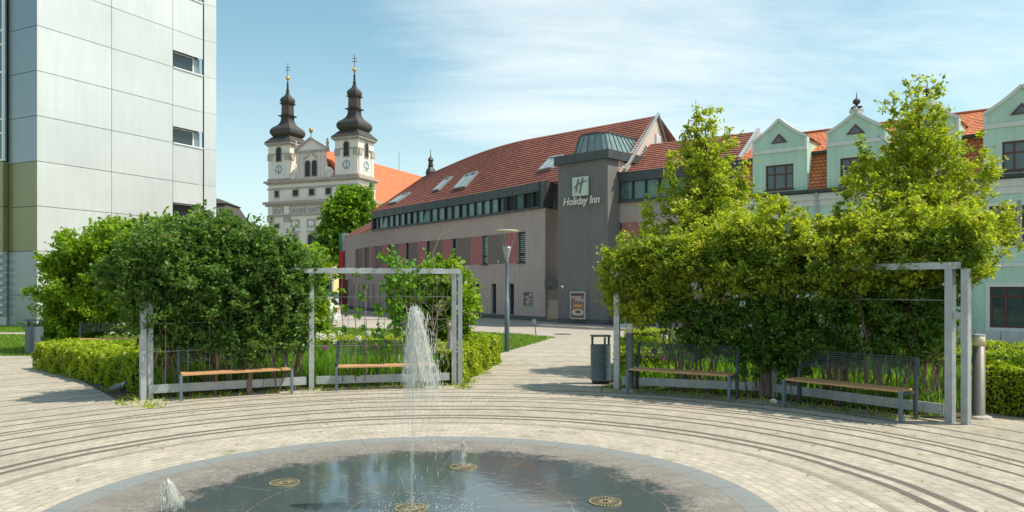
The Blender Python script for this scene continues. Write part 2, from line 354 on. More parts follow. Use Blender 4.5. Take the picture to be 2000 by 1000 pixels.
class Path:                                       # wall line, left to right as seen from the camera; off > 0 is outward
    def __init__(s, pts, sub=1):
        pts = [Vector((p[0], p[1])) for p in pts]
        if sub > 1:
            q = []; n = len(pts)
            for i in range(n-1):
                a, b, c, d = pts[max(i-1, 0)], pts[i], pts[i+1], pts[min(i+2, n-1)]
                for k in range(sub):
                    u = k/sub; q.append(.5*((2*b)+(c-a)*u+(2*a-5*b+4*c-d)*u*u+(-a+3*b-3*c+d)*u**3))
            pts = q+[pts[-1]]
        s.p = pts; s.s = [0]
        for a, b in zip(pts, pts[1:]): s.s.append(s.s[-1]+(b-a).length)
        s.L = s.s[-1]
    def seg(s, x):
        i = 0
        while i < len(s.s)-2 and x > s.s[i+1]: i += 1
        return i
    def n(s, x):
        e = .35; a = s.raw(x-e); b = s.raw(x+e); d = (b-a).normalized(); return Vector((d.y, -d.x))
    def raw(s, x):
        i = s.seg(x); return s.p[i]+(s.p[i+1]-s.p[i])*((x-s.s[i])/(s.s[i+1]-s.s[i]))
    def pt(s, x, off, z):
        q = s.raw(x)
        if off: q = q+s.n(x)*off
        return (q.x, q.y, z)
    def px(s, px):                                # distance along the line that shows at photo column px
        k = (px-1000)/F; best = None
        for i in range(len(s.p)-1):
            a, b = s.p[i], s.p[i+1]; fa, fb = a.x-k*a.y, b.x-k*b.y
            u = fa/(fa-fb) if fa != fb else 0
            if -1e-6 <= u <= 1+1e-6: return s.s[i]+u*(s.s[i+1]-s.s[i])
            if (i == 0 and u < 0): best = u*(s.s[1])
            if (i == len(s.p)-2 and u > 1): best = s.s[i]+u*(s.s[i+1]-s.s[i])
        return best
    def z(s, x, py): return EYE-(py-HZ)*s.raw(x).y/F
    def box(s, mb, s0, s1, o0, o1, z0, z1, step=1.5):
        n = max(1, int((s1-s0)/step)) if len(s.p) > 2 else 1
        for i in range(n):
            a = s0+(s1-s0)*i/n; b = s0+(s1-s0)*(i+1)/n
            mb.hexa([s.pt(a, o1, z0), s.pt(b, o1, z0), s.pt(b, o0, z0), s.pt(a, o0, z0), s.pt(a, o1, z1), s.pt(b, o1, z1), s.pt(b, o0, z1), s.pt(a, o0, z1)])
    def wall(s, z0, z1, opens=(), depth=.18, s0=0, s1=None):
        s1 = s.L if s1 is None else s1; mb = MB()
        ss = {s0, s1}|{round(v, 4) for o in opens for v in o[:2]}
        if len(s.p) > 2: ss |= {x for x in s.s if s0 < x < s1 and not any(o[0]-.01 < x < o[1]+.01 for o in opens)}
        ss = sorted(ss); zs = sorted({z0, z1}|{v for o in opens for v in o[2:4]})
        for a, b in zip(ss, ss[1:]):
            if b-a < 1e-4: continue
            for c, d in zip(zs, zs[1:]):
                ms, mz = (a+b)/2, (c+d)/2
                if any(o[0] < ms < o[1] and o[2] < mz < o[3] for o in opens): continue
                mb.quad(s.pt(a, 0, c), s.pt(b, 0, c), s.pt(b, 0, d), s.pt(a, 0, d))
        for a, b, c, d in [o[:4] for o in opens]:
            P0 = [s.pt(a, 0, c), s.pt(b, 0, c), s.pt(b, 0, d), s.pt(a, 0, d)]; P1 = [s.pt(a, -depth, c), s.pt(b, -depth, c), s.pt(b, -depth, d), s.pt(a, -depth, d)]
            for i in range(4): j = (i+1) % 4; mb.quad(P0[i], P1[i], P1[j], P0[j])
        return mb
    def window(s, parent, o, depth, fmat, gmat, nx=1, zbars=(), fw=.06, sill=None, name='window', curtain=None, xb=None):
        a, b, c, d = o[:4]; f = MB(); t0, t1 = -depth, -depth+.07
        s.box(f, a, b, t0, t1, c, c+fw); s.box(f, a, b, t0, t1, d-fw, d); s.box(f, a, a+fw, t0, t1, c+fw, d-fw); s.box(f, b-fw, b, t0, t1, c+fw, d-fw)
        xs = [a+(b-a)*k/nx for k in range(1, nx)] if xb is None else [a+(b-a)*k for k in xb]
        for x in xs: s.box(f, x-fw/2, x+fw/2, t0, t1-.005, c+fw, d-fw)
        for q in zbars: z = c+(d-c)*q; s.box(f, a+fw, b-fw, t0, t1-.01, z-fw/2, z+fw/2)
        fo = build(name, f, fmat, parent)
        g = MB(); s.box(g, a+.01, b-.01, t0+.02, t0+.032, c+.01, d-.01); build('pane', g, gmat, fo)
        if sill: q = MB(); s.box(q, a-.05, b+.05, .0, .08, c-.06, c-.003); build('sill', q, sill, fo)
        return fo

# ---------------------------------------------------------------- foliage helpers
def leafmesh(name, C, size, mat, parent=None, up=.4, elong=1.7, sub=None, kind=None):
    C = np.asarray(C, float); n = len(C)
    nrm = rng.normal(size=(n, 3)); nrm[:, 2] += up*2; nrm /= np.linalg.norm(nrm, axis=1)[:, None]
    tg = np.cross(nrm, rng.normal(size=(n, 3))); tg /= np.linalg.norm(tg, axis=1)[:, None]; bt = np.cross(nrm, tg)
    sz = size*rng.uniform(.6, 1.35, size=(n, 1)); L = tg*sz*elong/2; W = bt*sz/2; fold = nrm*sz*.12
    V = np.stack([C-L, C-W-L*.1+fold, C+L, C+W-L*.1+fold], 1)
    if sub: V = V-np.array(sub)
    V = V.reshape(-1, 3).astype(np.float32)
    me = bpy.data.meshes.new(name); me.vertices.add(4*n); me.vertices.foreach_set('co', V.ravel())
    me.loops.add(4*n); me.loops.foreach_set('vertex_index', np.arange(4*n, dtype=np.int32))
    me.polygons.add(n); me.polygons.foreach_set('loop_start', np.arange(0, 4*n, 4, dtype=np.int32)); me.polygons.foreach_set('loop_total', np.full(n, 4, np.int32))
    me.update(calc_edges=True); me.validate()
    return link(name, me, mat, parent)
def rdir(n):
    d = rng.normal(size=(n, 3)); return d/np.linalg.norm(d, axis=1)[:, None]
def crown(blobs, nclump, per, cr, shell=.35, over=1.1):
    """blobs: (x,y,z,rx,ry,rz); leaf clumps spread through them, denser towards the outside"""
    B = np.array(blobs, float); vol = (B[:, 3]*B[:, 4]*B[:, 5])**.68; k = rng.choice(len(B), nclump, p=vol/vol.sum())
    rad = shell+(over-shell)*rng.random(nclump)**.75
    c = B[k, :3]+rdir(nclump)*B[k, 3:]*rad[:, None]
    s = cr*rng.uniform(.5, 1.3, nclump)
    pts = np.repeat(c, per, 0)+rng.normal(size=(nclump*per, 3))*np.repeat(s, per)[:, None]*np.array([.55, .55, .42])
    return c, pts
def blob(px, py, Y, rx, rz, ry=None):
    x, y, z = P(px, py, Y); k = Y/F; return (x, y, z, rx*k, (ry if ry else rx*k), rz*k)
def limbs(mb, base, targets, r0, wob=.12, n=5, rise=.5):
    for tgt in targets:
        b = Vector(base); e = Vector(tgt); m = b.lerp(e, .45)+Vector((0, 0, rise*(e-b).length*.18))
        pts = []
        for i in range(n+1):
            u = i/n; q = (1-u)**2*b+2*u*(1-u)*m+u*u*e
            if 0 < i < n: q = q+Vector(rng.normal(size=3)*wob*.4)
            pts.append(q)
        mb.tube(pts, [max(.004, r0*(1-.88*i/n)) for i in range(n+1)], 5, False)
def plant(name, label, cat, base, blobs, mat, n, per, cr, size, stems, r0, trunk_top=None, group=None, elong=1.7, tm=None, shell=.35, up=.4, over=1.1, cut=None, trunk_name='trunk', shoots=0):
    T = thing(name, label, cat, (base[0], base[1], 0), 0, group)
    c, pts = crown(blobs, n, per, cr, shell, over)
    if cut is not None: pts = pts[cut(pts)]
    sp = []
    for q in c[rng.choice(len(c), shoots or max(6, n//9))]:
        bb = min(blobs, key=lambda b_: sum((q[i]-b_[i])**2 for i in range(3))); d = (q-np.array(bb[:3])); d = d/(np.linalg.norm(d)+1e-6)+np.array([0, 0, .7]); d /= np.linalg.norm(d)
        ln = cr*rng.uniform(1.2, 3.4); k_ = int(per*.45); u_ = rng.random(k_); sp.append(q+d*u_[:, None]*ln+rng.normal(size=(k_, 3))*cr*.16*(1.1-u_[:, None]))
    pts = np.vstack([pts]+sp)
    leafmesh('crown', pts, size, mat, T, up, elong, (base[0], base[1], 0))
    mb = MB(); tt = trunk_top or (base[0], base[1], .15)
    if trunk_top: mb.tube([(base[0], base[1], -.05), ((base[0]+tt[0])/2+.02, (base[1]+tt[1])/2, tt[2]/2), tt], [r0*1.5, r0*1.1, r0], 8)
    limbs(mb, tt, c[rng.choice(len(c), stems, replace=False)], r0*(.45 if trunk_top else .6))
    build(trunk_name, mb, tm or bark, T)
    return T
LG = dict(
 dark=leafmat('leaves_dark', (.055, .135, .024), (.18, .29, .06), .44, (.26, .20, .08), .02),
 bright=leafmat('leaves_bright', (.13, .26, .018), (.34, .46, .03), .5),
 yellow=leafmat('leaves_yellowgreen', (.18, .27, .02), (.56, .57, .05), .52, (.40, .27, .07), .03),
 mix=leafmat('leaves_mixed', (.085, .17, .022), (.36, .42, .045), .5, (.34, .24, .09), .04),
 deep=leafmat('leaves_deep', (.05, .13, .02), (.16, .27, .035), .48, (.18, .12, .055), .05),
 vine=leafmat('leaves_vine', (.08, .21, .022), (.2, .36, .045), .5),
 chest=leafmat('leaves_chestnut', (.10, .22, .015), (.24, .37, .025), .42),
 hedge=leafmat('leaves_hedge', (.18, .28, .015), (.50, .56, .035), .42),
 blade=leafmat('blades', (.12, .28, .03), (.32, .50, .06), .5),
 lawn=leafmat('lawn_blades', (.10, .22, .018), (.24, .36, .035), .45, (.40, .37, .12), .03))

# ================================================================ SETTING
def sheet(name, poly, z, mat, th=.0):
    mb = MB(); mb.add([(x, y, z) for x, y in poly], [tuple(range(len(poly)))]); return tag(build(name, mb, mat), kind='structure')
sheet('ground', [(-1500, -300), (1500, -300), (1500, 2500), (-1500, 2500)], -.03, groundmat('ground_far', (.10, .12, .05), (.15, .15, .08), (.2, .18, .12), .05))
sheet('street', [(-75, -40), (60, -40), (60, 150), (-75, 150)], 0, asphalt_m)
sheet('lawn', [(-60, 21.8), (-.55, 21.8), (-.23, 23.1), (1.0, 27.2), (1.68, 29.6), (.3, 31.8), (-2.3, 33.6), (-9, 37), (-14, 38.2), (-60, 44)], .004, lawn_m)
sheet('footpath', [(-60, 31.2), (-13, 31.9), (-13, 33.1), (-60, 32.6)], .008, walk_m)
# plaza paving with a round hole for the fountain basin
def plaza():
    n = 96; mb = MB(); inner = [(FC[0]+3.26*math.cos(2*math.pi*k/n), FC[1]+3.26*math.sin(2*math.pi*k/n)) for k in range(n)]
    def ray(a, poly):
        best = None; d = (math.cos(a), math.sin(a))
        for (x1, y1), (x2, y2) in zip(poly, poly[1:]+poly[:1]):
            ex, ey = x2-x1, y2-y1; den = d[0]*ey-d[1]*ex
            if abs(den) < 1e-9: continue
            tt = ((x1-FC[0])*ey-(y1-FC[1])*ex)/den; u = ((x1-FC[0])*d[1]-(y1-FC[1])*d[0])/den
            if tt > 0 and -1e-9 <= u <= 1+1e-9: best = tt if best is None else max(best, tt)
        return best
    outer = [(-45, -25), (45, -25), (45, 27), (12.5, 33.2), (1.55, 30.6), (.95, 27.2), (-.23, 23.1), (-.55, 21.8), (-45, 21.8)]
    angs = sorted({round(2*math.pi*k/n, 6) for k in range(n)}|{round(math.atan2(y-FC[1], x-FC[0]) % (2*math.pi), 6) for x, y in outer})
    ri = [(FC[0]+3.26*math.cos(a), FC[1]+3.26*math.sin(a), .008) for a in angs]; ro = []
    for a in angs: q = ray(a, outer); ro.append((FC[0]+q*math.cos(a), FC[1]+q*math.sin(a), .008))
    m = len(angs); mb.add(ri+ro, [(i, m+i, m+(i+1) % m, (i+1) % m) for i in range(m)])
    return tag(build('plaza_paving', mb, paving_m), kind='structure')
plaza()
mb = MB(); n = 128                                  # basin floor: shallow dish with a sloping rim
prof = [(0, .0), (.6, .0), (1.45, .0), (2.3, .001), (2.98, .003), (3.0, .004), (3.26, .010)]
vs = []; 
for r_, z_ in prof:
    for k in range(n): a = 2*math.pi*k/n; vs.append((FC[0]+r_*math.cos(a), FC[1]+r_*math.sin(a), z_+.004))
mb.add(vs, [(i*n+k, (i+1)*n+k, (i+1)*n+(k+1) % n, i*n+(k+1) % n) for i in range(len(prof)-1) for k in range(n)])
mb.f = [f[::-1] for f in mb.f]; mb.f = [f for f in mb.f]
# ================================================================ FOUNTAIN
ft = thing('fountain', 'round flush granite fountain basin with wet dark floor in the plaza', 'fountain', (FC[0], FC[1], 0))
mb.f = [f[::-1] for f in mb.f]
build('basin_floor', mb, basin_m, ft, True)
brass = M('nozzle_brass', (.34, .28, .17), .5, .25, 8, metal=.5)
def nozzle(x, y):
    m_ = MB(); m_.lathe((x, y, .0), [(.137, 0), (.150, .0), (.150, .017), (.137, .017), (.137, 0)], 28, cap=False)
    for k in range(22):
        a = 2*math.pi*k/22; m_.bar((x+.055*math.cos(a), y+.055*math.sin(a), .013), (x+.14*math.cos(a), y+.14*math.sin(a), .013), .0085, .006)
    m_.lathe((x, y, 0), [(.035, 0), (.035, .016), (.06, .016), (.06, 0)], 16)
    o = build('nozzle_grate', m_, brass, ft); d = MB(); d.lathe((x, y, 0), [(.139, .0), (.139, .0065), (0.001, .0065)], 24); build('drain_pit', d, dark_open, o)
NZ = [(-.537, 8.36), (-2.31, 7.69), (.862, 7.01), (-2.87, 6.30)]
for x, y in NZ: nozzle(x, y)
nozzle(FC[0], FC[1])
def watermat(fade=False):
    m = bpy.data.materials.new('water_spray'); m.use_nodes = True; t = NT(m.node_tree)
    g = t.add('ShaderNodeNewGeometry'); mp = t.add('ShaderNodeMapping', i_Vector=(g, 'Position')); mp.inputs['Scale'].default_value = (1.6, 1.6, .16)
    n = t.noise(mp, 30, 5, .72, .5)
    a = t.add('ShaderNodeBsdfPrincipled', i_Base_Color=(.74, .745, .71), i_Roughness=.25); a.inputs['Specular IOR Level'].default_value = .8
    tl = t.add('ShaderNodeBsdfTranslucent', i_Color=(.72, .725, .69)); s1 = t.add('ShaderNodeMixShader', i_0=.45, i_1=a, i_2=tl)
    tr = t.add('ShaderNodeBsdfTransparent'); sz = t.add('ShaderNodeSeparateXYZ', i_0=(g, 'Position')); fac = t.mapr(n, .36, .68, .02, .5)
    if fade: fac = t.m('MULTIPLY', fac, t.mapr((sz, 2), .72, 1.35, .0, 1., True))     # the sheet of water thins out as it falls apart
    s2 = t.add('ShaderNodeMixShader', i_0=fac, i_1=tr, i_2=s1)
    t.add('ShaderNodeOutputMaterial', i_0=s2); return m
water_m = watermat(); veil_m = watermat(True); drop_m = M('water_drops', (.72, .73, .70), .15, .05, 3, spec=.9, alpha=.5)
def jet(label, x, y, h, r, fall, nd, spread, lean=(.0, .0), hollow=True):
    J = thing('water_jet', label, 'water jet', (x, y, .012))
    m_ = MB(); N = 40; pts = []; rad = []
    for i in range(N+1):
        u = i/N; pts.append((x+lean[0]*u+.004*math.sin(i*1.7), y+lean[1]*u+.004*math.cos(i*2.1), .01+h*u)); rad.append(r*(1+.35*u+.18*math.sin(i*2.3)))
    m_.tube(pts, rad, 10); build('water_column', m_, water_m, J, True)
    tx, ty = x+lean[0], y+lean[1]
    if hollow:
        for q, (rr, hb, dx) in enumerate(((1., .42, .08), (.72, .55, .05), (.42, .5, .03))):
            m2 = MB(); NA, NZs = 36, 34; vs = []
            ph = rng.random(6)*6.28
            for j in range(NZs+1):
                u = j/NZs
                for k in range(NA):
                    a = 2*math.pi*k/NA
                    rad_ = rr*spread*(.10+1.0*u**.75)*(1+.16*math.sin(3*a+ph[0]+4*u)+.10*math.sin(7*a+ph[1]-9*u)+.05*math.sin(15*a+ph[2]))
                    zz_ = h+.035-(h*(fall*(.80+.14*math.sin(2*a+ph[3])+.09*math.sin(5*a+ph[4]))))*u**1.15*(1 if q == 0 else .8)
                    vs.append((tx+dx*u+rad_*math.cos(a), ty+rad_*math.sin(a)*.9, zz_+.012*math.sin(11*a+5*u)))
            m2.add(vs, [(j*NA+k, j*NA+(k+1) % NA, (j+1)*NA+(k+1) % NA, (j+1)*NA+k) for j in range(NZs) for k in range(NA)])
            m2.add([(tx, ty, h+.055)]+vs[:NA], [(0, 1+(k+1) % NA, 1+k) for k in range(NA)])
            build('water_curtain', m2, veil_m if h > 1 else water_m, J, True)
    d = MB()
    for _ in range(nd):
        u = rng.random()**.75; a = rng.random()*6.283; rr = spread*(.12+1.0*u**.6)*abs(rng.normal(.75, .3))
        cx_, cy_ = tx+.10*u*(spread > .1)+rr*math.cos(a), ty+rr*math.sin(a); cz = max(.03, h*(1.03-(u**1.6)*(.62 if rng.random() < .8 else 1.02)*rng.uniform(.45, 1)))
        s_ = .0015+.0025*rng.random(); l_ = s_*rng.uniform(2, 12)
        d.add([(cx_+s_, cy_, cz), (cx_, cy_+s_, cz), (cx_-s_, cy_, cz), (cx_, cy_-s_, cz), (cx_, cy_, cz+l_), (cx_, cy_, cz-l_)], [(0, 1, 4), (1, 2, 4), (2, 3, 4), (3, 0, 4), (1, 0, 5), (2, 1, 5), (3, 2, 5), (0, 3, 5)])
    for _ in range(nd//4):                               # splashes where the water comes down
        a = rng.random()*6.283; rr = (.5 if h > 1 else .12)*rng.random()**.7; cx_, cy_, cz = x+lean[0]+(.1 if h > 1 else 0)+rr*math.cos(a), y+rr*math.sin(a), .012+.05*rng.random()**2; s_ = .0025+.004*rng.random(); l_ = s_*1.3
        d.add([(cx_+s_, cy_, cz), (cx_, cy_+s_, cz), (cx_-s_, cy_, cz), (cx_, cy_-s_, cz), (cx_, cy_, cz+l_), (cx_, cy_, cz-l_)], [(0, 1, 4), (1, 2, 4), (2, 3, 4), (3, 0, 4), (1, 0, 5), (2, 1, 5), (3, 2, 5), (0, 3, 5)])
    tag(build('spray', d, drop_m, J), kind='stuff'); return J
jet('tall central fountain jet topped by a falling curtain of white water', FC[0], FC[1], 1.76, .012, .60, 1000, .17, (.02, 0))
jet('short thin water jet rising from the far nozzle', NZ[0][0], NZ[0][1], 0.27, .014, .5, 160, .025, hollow=False)
jet('low splashing water jet at the bottom left of the fountain', NZ[3][0], NZ[3][1], .36, .012, .8, 260, .065, hollow=True)

# ================================================================ HOTEL
HT = thing('hotel', 'curved taupe hotel with red tiled roof, dark sign tower and ribbon windows', 'hotel', (-3, 48, 0))
W1 = Path([(-15.2, 67.5), (-14.1, 65.2), (-11, 59), (-7.25, 53.6), (-3.35, 48.6), (0, 43.9), (1.8, 41.2)], 6)
zt = lambda s_: 0
op1 = []
def O(px0, px1, z0, z1, lst): a, b = W1.px(px0), W1.px(px1); lst.append((a, b, z0, z1)); return (a, b, z0, z1)
up = [(694, 698), (711, 716), (731, 735), (756, 762), (791, 798), (831.5, 839), (882, 892), (940, 953), (1010.5, 1026)]
UZ = (3.36, 5.12)
upo = [O(a, b, *UZ, op1) for a, b in up]
lo = [(691, 693.5), (699.5, 702), (708.5, 711), (717.5, 720.5), (728, 731), (741, 744), (756, 759.5), (773, 777), (792, 796), (812, 817), (840, 845), (868, 873), (898, 904), (928, 936), (960, 969), (994, 1004)]
loo = [O(a, b, .38, 2.18, op1) for a, b in lo]
build('wall', W1.wall(0, 6.29, op1, .22), plaster_pink, HT)
for i, o in enumerate(upo): W1.window(HT, o, .2, frame_dark, glass_dark, zbars=(.28,) if i > 4 else (), fw=.05)
for o in loo: W1.window(HT, o, .2, frame_dark, glass_dark, fw=.04)
bl = MB()                                             # blinds behind the two near first-floor windows
for o in (upo[7], upo[8]):
    for k in range(14):
        z = o[2]+.12+k*.115; W1.box(bl, o[0]+.07, o[1]-.07, -.165, -.155, z, z+.05)
build('blind', bl, curtain_m, HT)
seq = [(698, 707, 'g'), (707, 711, 'r'), (716, 726, 'g'), (726, 731, 'r'), (735, 747, 'g'), (747, 756, 'r'), (762, 779, 'g'), (779, 791, 'r'), (798, 816, 'g'), (816, 831.5, 'r'), (839, 864, 'g'), (864, 882, 'r'), (892, 919, 'g'), (919, 940, 'r'), (953, 988, 'g'), (988, 1010.5, 'r')]
for a, b, k in seq:
    pg = MB(); W1.box(pg, W1.px(a)+.004, W1.px(b)-.004, -.02, .006, UZ[0]+.003, UZ[1]-.003); build('wall_panel', pg, panel_grey if k == 'g' else panel_rose, HT)
pl = MB(); W1.box(pl, 0, W1.L, -.02, .03, 0, .36); build('plinth', pl, plinth_m, HT)
sv = MB(); [W1.box(sv, o[0]-.04, o[1]+.04, 0, .07, o[2]-.05, o[2]-.004) for o in upo]; build('window_sill', sv, fascia_m, HT)
# ribbon band
b0 = W1.px(728); b1 = W1.L
fa = MB(); W1.box(fa, b0, b1, -.5, .14, 7.24, 7.76, 1.); W1.box(fa, b0, b1, -.3, .16, 6.29, 6.37, 1.)
W1.box(fa, b0, b0+.25, -.5, .13, 6.37, 7.24); W1.box(fa, b1-.25, b1, -.5, .13, 6.37, 7.24)
k = b0+1.1
while k < b1-.2: W1.box(fa, k-.012, k+.012, .14, .152, 7.26, 7.75); k += 1.45
W1.box(fa, b0, b1, -.55, -.45, 6.3, 7.7, 1.); build('fascia', fa, fascia_m, HT)
npn = 24; rb = MB(); pa = b0+.25; pb = b1-.25; wv = (pb-pa)/npn
for i in range(npn+1): x = min(max(pa+i*wv, pa+.03), pb-.03); W1.box(rb, x-.03, x+.03, -.1, .06, 6.37, 7.24)
W1.box(rb, pa, pb, -.02, .05, 6.37, 6.43, 1.)
rbo = build('ribbon_window', rb, frame_dark, HT)
for i in range(npn):
    x0, x1 = pa+i*wv+.03, pa+(i+1)*wv-.03; g = MB(); tilt = .12 if i in (2, 9) else 0
    o = -.06; q = [W1.pt(x0, o+tilt, 6.43), W1.pt(x1, o+tilt, 6.43), W1.pt(x1, o, 7.24), W1.pt(x0, o, 7.24)]
    nn = W1.n(x0)*-.012; g.slab(q, (nn.x, nn.y, 0)); build('pane', g, glass_teal if rng.random() < .72 else glass_dark, rbo)
# end wall of the wing beside the tower, with the glass door
E = Path([(1.8, 41.2), (2.95, 43.3)])
eo = (E.px(1069), E.L, .1, 1.95)
build('wall', E.wall(0, 6.29, [eo], .1), plaster_pink, HT)
em = MB(); E.box(em, .004, E.L, -.4, .02, 6.295, 7.755); build('fascia', em, black_m, HT)
dr = MB(); 
E.box(dr, eo[0], eo[0]+.09, -.09, -.03, .1, 1.95); E.box(dr, eo[0]+.09, eo[1], -.09, -.03, 1.8, 1.95); E.box(dr, eo[0]+.09, eo[1], -.09, -.03, .1, .2)
do = build('door', dr, frame_dark, HT); g = MB(); E.box(g, eo[0]+.05, eo[1], -.075, -.06, .15, 1.85); build('pane', g, glass_dark, do)
hd = MB(); E.box(hd, eo[0]+.22, eo[0]+.26, -.02, .02, .7, 1.4); build('handle', hd, galv, do)
cn = MB(); cn.prism([(1.75, 40.75), (2.5, 40.2), (3.2, 42.6), (2.6, 43.1)], 2.0, 2.38); build('canopy', cn, fascia_m, HT)
# sign tower
TA, TB = Vector((2.40, 39.5)), Vector((4.71, 37.3)); TW = Path([TA, TB]); tn = TW.n(1)
back = -tn*3.9
tw = MB(); c4 = [TA, TB, TB+back, TA+back]; tw.prism([tuple(c) for c in c4], 0, 8.32); build('tower_wall', tw, plaster_grey, HT)
TS = Path([TB, TB+back]); sd = MB(); TS.box(sd, .9, TS.L, -.01, .006, 7.2, 8.31); build('tower_side_panel', sd, M('plaster_beige', (.50, .41, .36), .9, .05, .8), HT)
tp = MB(); e = .16; d_ = TW.n(0); ux = (TB-TA).normalized()
cp = [TA-ux*e+tn*e, TB+ux*e+tn*e, TB+ux*e+back-tn*e, TA-ux*e+back-tn*e]; tp.prism([tuple(c) for c in cp], 8.32, 8.76); 
for k in range(1, 5): TW.box(tp, TW.L*k/5-.01, TW.L*k/5+.01, e, e+.01, 8.33, 8.75)
for k in range(1, 5): TS.box(tp, TS.L*k/5-.01, TS.L*k/5+.01, e, e+.01, 8.33, 8.75)
build('tower_parapet', tp, fascia_m, HT)
pt = MB(); TW.box(pt, 0, TW.L, 0, .03, 0, .36); TS.box(pt, 0, TS.L, 0, .03, 0, .36); build('plinth', pt, plinth_m, HT)
# glazed lantern on the tower, running back into the roof
def lantern():
    ctr = (TA+TB)/2-tn*.9; u = ux; v = -tn; out = []
    for k in range(9): a = math.pi*k/8; out.append((-1.28*math.cos(a), -.55*math.sin(a)))
    out += [(1.28, 4.2), (-1.28, 4.2)]; out = [(x, y) for x, y in out]
    def ring(sc, z, vy=0): return [tuple((ctr+u*x*sc+v*(y*sc+(.0 if y > 1 else vy)))[:])+(z,) for x, y in out]
    lo_, hi_ = ring(1, 8.78), ring(.72, 9.78, .1); n_ = len(out); m1 = MB()
    m1.add(lo_+hi_, [(i, (i+1) % n_, n_+(i+1) % n_, n_+i) for i in range(n_)]+[tuple(range(n_, 2*n_))])
    lp = build('lantern_glazing', m1, M('glass_lantern', (.17, .24, .25), .1, .3, 2, spec=.7), HT)
    m2 = MB()
    for i in range(n_): m2.bar(lo_[i], hi_[i], .05, .05)
    for k in range(1, 9):
        for sgn in (1, -1):
            a = ctr+u*1.28*sgn+v*4.2*k/9; b = ctr+u*.93*sgn+v*(.1+2.9*k/9); m2.bar((a.x, a.y, 8.79), (b.x, b.y, 9.79), .045, .045)
    build('rib', m2, fascia_m, lp); m3 = MB(); m3.prism([tuple(p[:2]) for p in ring(.745, 0, .1)], 9.78, 9.86); build('cap', m3, fascia_m, lp)
lantern()
# second wing
W2 = Path([(4.86, 38.45), (10.5, 34.05)])
a0, a1 = W2.px(1200), W2.px(1214); c0, c1 = W2.px(1255), W2.px(1266)
zz0, zz1 = 3.75, 5.2
ent = (W2.px(1197), W2.px(1292), .08, 2.35)
o2 = [(a0, a1, zz0-.35, zz1), (c0, c1, zz0, zz1), ent]
for q in (1345, 1395): o2.append((W2.px(q), W2.px(q+14), zz0, zz1))
build('wall', W2.wall(0, 6.2, o2, .2), plaster_pink, HT)
for o in o2[:2]+o2[3:]: W2.window(HT, o, .18, frame_dark, glass_dark, fw=.05)
rp = MB(); W2.box(rp, a1+.004, c0-.004, -.02, .006, zz0-.35, zz1); build('wall_panel', rp, panel_rose, HT)
W2.window(HT, ent, .18, frame_dark, glass_dark, nx=5, zbars=(.72,), fw=.06, name='entrance_glazing')
fb = MB(); W2.box(fb, 0, W2.L, -.5, .14, 7.24, 7.72); W2.box(fb, 0, W2.L, -.3, .15, 6.2, 6.3); k = .9
while k < W2.L: W2.box(fb, k-.012, k+.012, .14, .152, 7.26, 7.71); k += 1.1
build('fascia', fb, fascia_m, HT)
r2 = MB(); npn = 10; wv = W2.L/npn
for i in range(npn+1): W2.box(r2, max(0, i*wv-.03), min(W2.L, i*wv+.03), -.1, .06, 6.3, 7.24)
W2.box(r2, 0, W2.L, -.09, .05, 6.3, 6.36)
r2o = build('ribbon_window', r2, frame_dark, HT)
for i in range(npn): g = MB(); W2.box(g, i*wv+.03, (i+1)*wv-.03, -.07, -.055, 6.3, 7.24); build('pane', g, glass_teal, r2o)
rl = MB(); s0, s1 = W2.px(1192), W2.px(1216)
for k in range(6): z = 3.3+k*.14; rl.bar(W2.pt(s0, .35, z), W2.pt(s1, .35, z), .02, .02)
for x in (s0, s1): rl.bar(W2.pt(x, .35, 3.15), W2.pt(x, .35, 4.05), .035, .035); rl.bar(W2.pt(x, 0, 3.3), W2.pt(x, .35, 3.3), .03, .03)
W2.box(rl, s0, s1, 0, .35, 3.1, 3.16); build('balcony_railing', rl, galv, HT)
clm = MB(); 
for q in (1288, 1296): W2.box(clm, W2.px(q), W2.px(q)+.16, .3, .46, 0, 2.35)
build('entrance_column', clm, galv, HT)
# roofs: stepped courses lofted between an eave line and a ridge line
def roof(name, eave, ridge, rows, mat, parent, sub=8, step=.045, uvh=.42, far=None):
    E_ = Path(eave, sub) if len(eave) > 2 else Path(eave); Rr = Path([r[:2] for r in ridge], sub) if len(ridge) > 2 else Path([r[:2] for r in ridge])
    n_ = 40 if len(eave) > 2 else 12; m_ = MB(); EP = []; RP = []
    for i in range(n_+1):
        u = i/n_; EP.append(Vector(E_.pt(u*E_.L, 0, far[0]))); RP.append(Vector(Rr.pt(u*Rr.L, 0, far[1])))
    for i in range(n_):
        nrm = (EP[i+1]-EP[i]).cross(RP[i]-EP[i]).normalized(); up_ = nrm if nrm.z > 0 else -nrm
        for j in range(rows):
            t0, t1 = j/rows, (j+1)/rows
            a, b, c, d = EP[i].lerp(RP[i], t0)+up_*step, EP[i+1].lerp(RP[i+1], t0)+up_*step, EP[i+1].lerp(RP[i+1], t1), EP[i].lerp(RP[i], t1)
            u0, u1 = i/n_*E_.L, (i+1)/n_*E_.L; v0, v1 = j*uvh+.02, (j+1)*uvh-.02
            m_.quad(a, b, c, d, [(u0, v0), (u1, v0), (u1, v1), (u0, v1)])
            m_.quad(EP[i].lerp(RP[i], t0), EP[i+1].lerp(RP[i+1], t0), b, a, [(u0, v0), (u1, v0), (u1, v0+.01), (u0, v0+.01)])
    return build(name, m_, mat, parent)
eave1 = [(-11.2, 59.3), (-7.0, 53.9), (-3.1, 48.9), (.25, 44.2), (2.1, 41.5), (5.5, 37.6)]
ridge1 = [(-7.7, 66), (-3.3, 56.2), (-.14, 50.7), (3.2, 47.2), (8.2, 42.4)]
ro = roof('roof', eave1, ridge1, 24, roof_hotel, HT, far=(7.72, 11.6))
hp = MB()                                              # back slope and far hip, closed
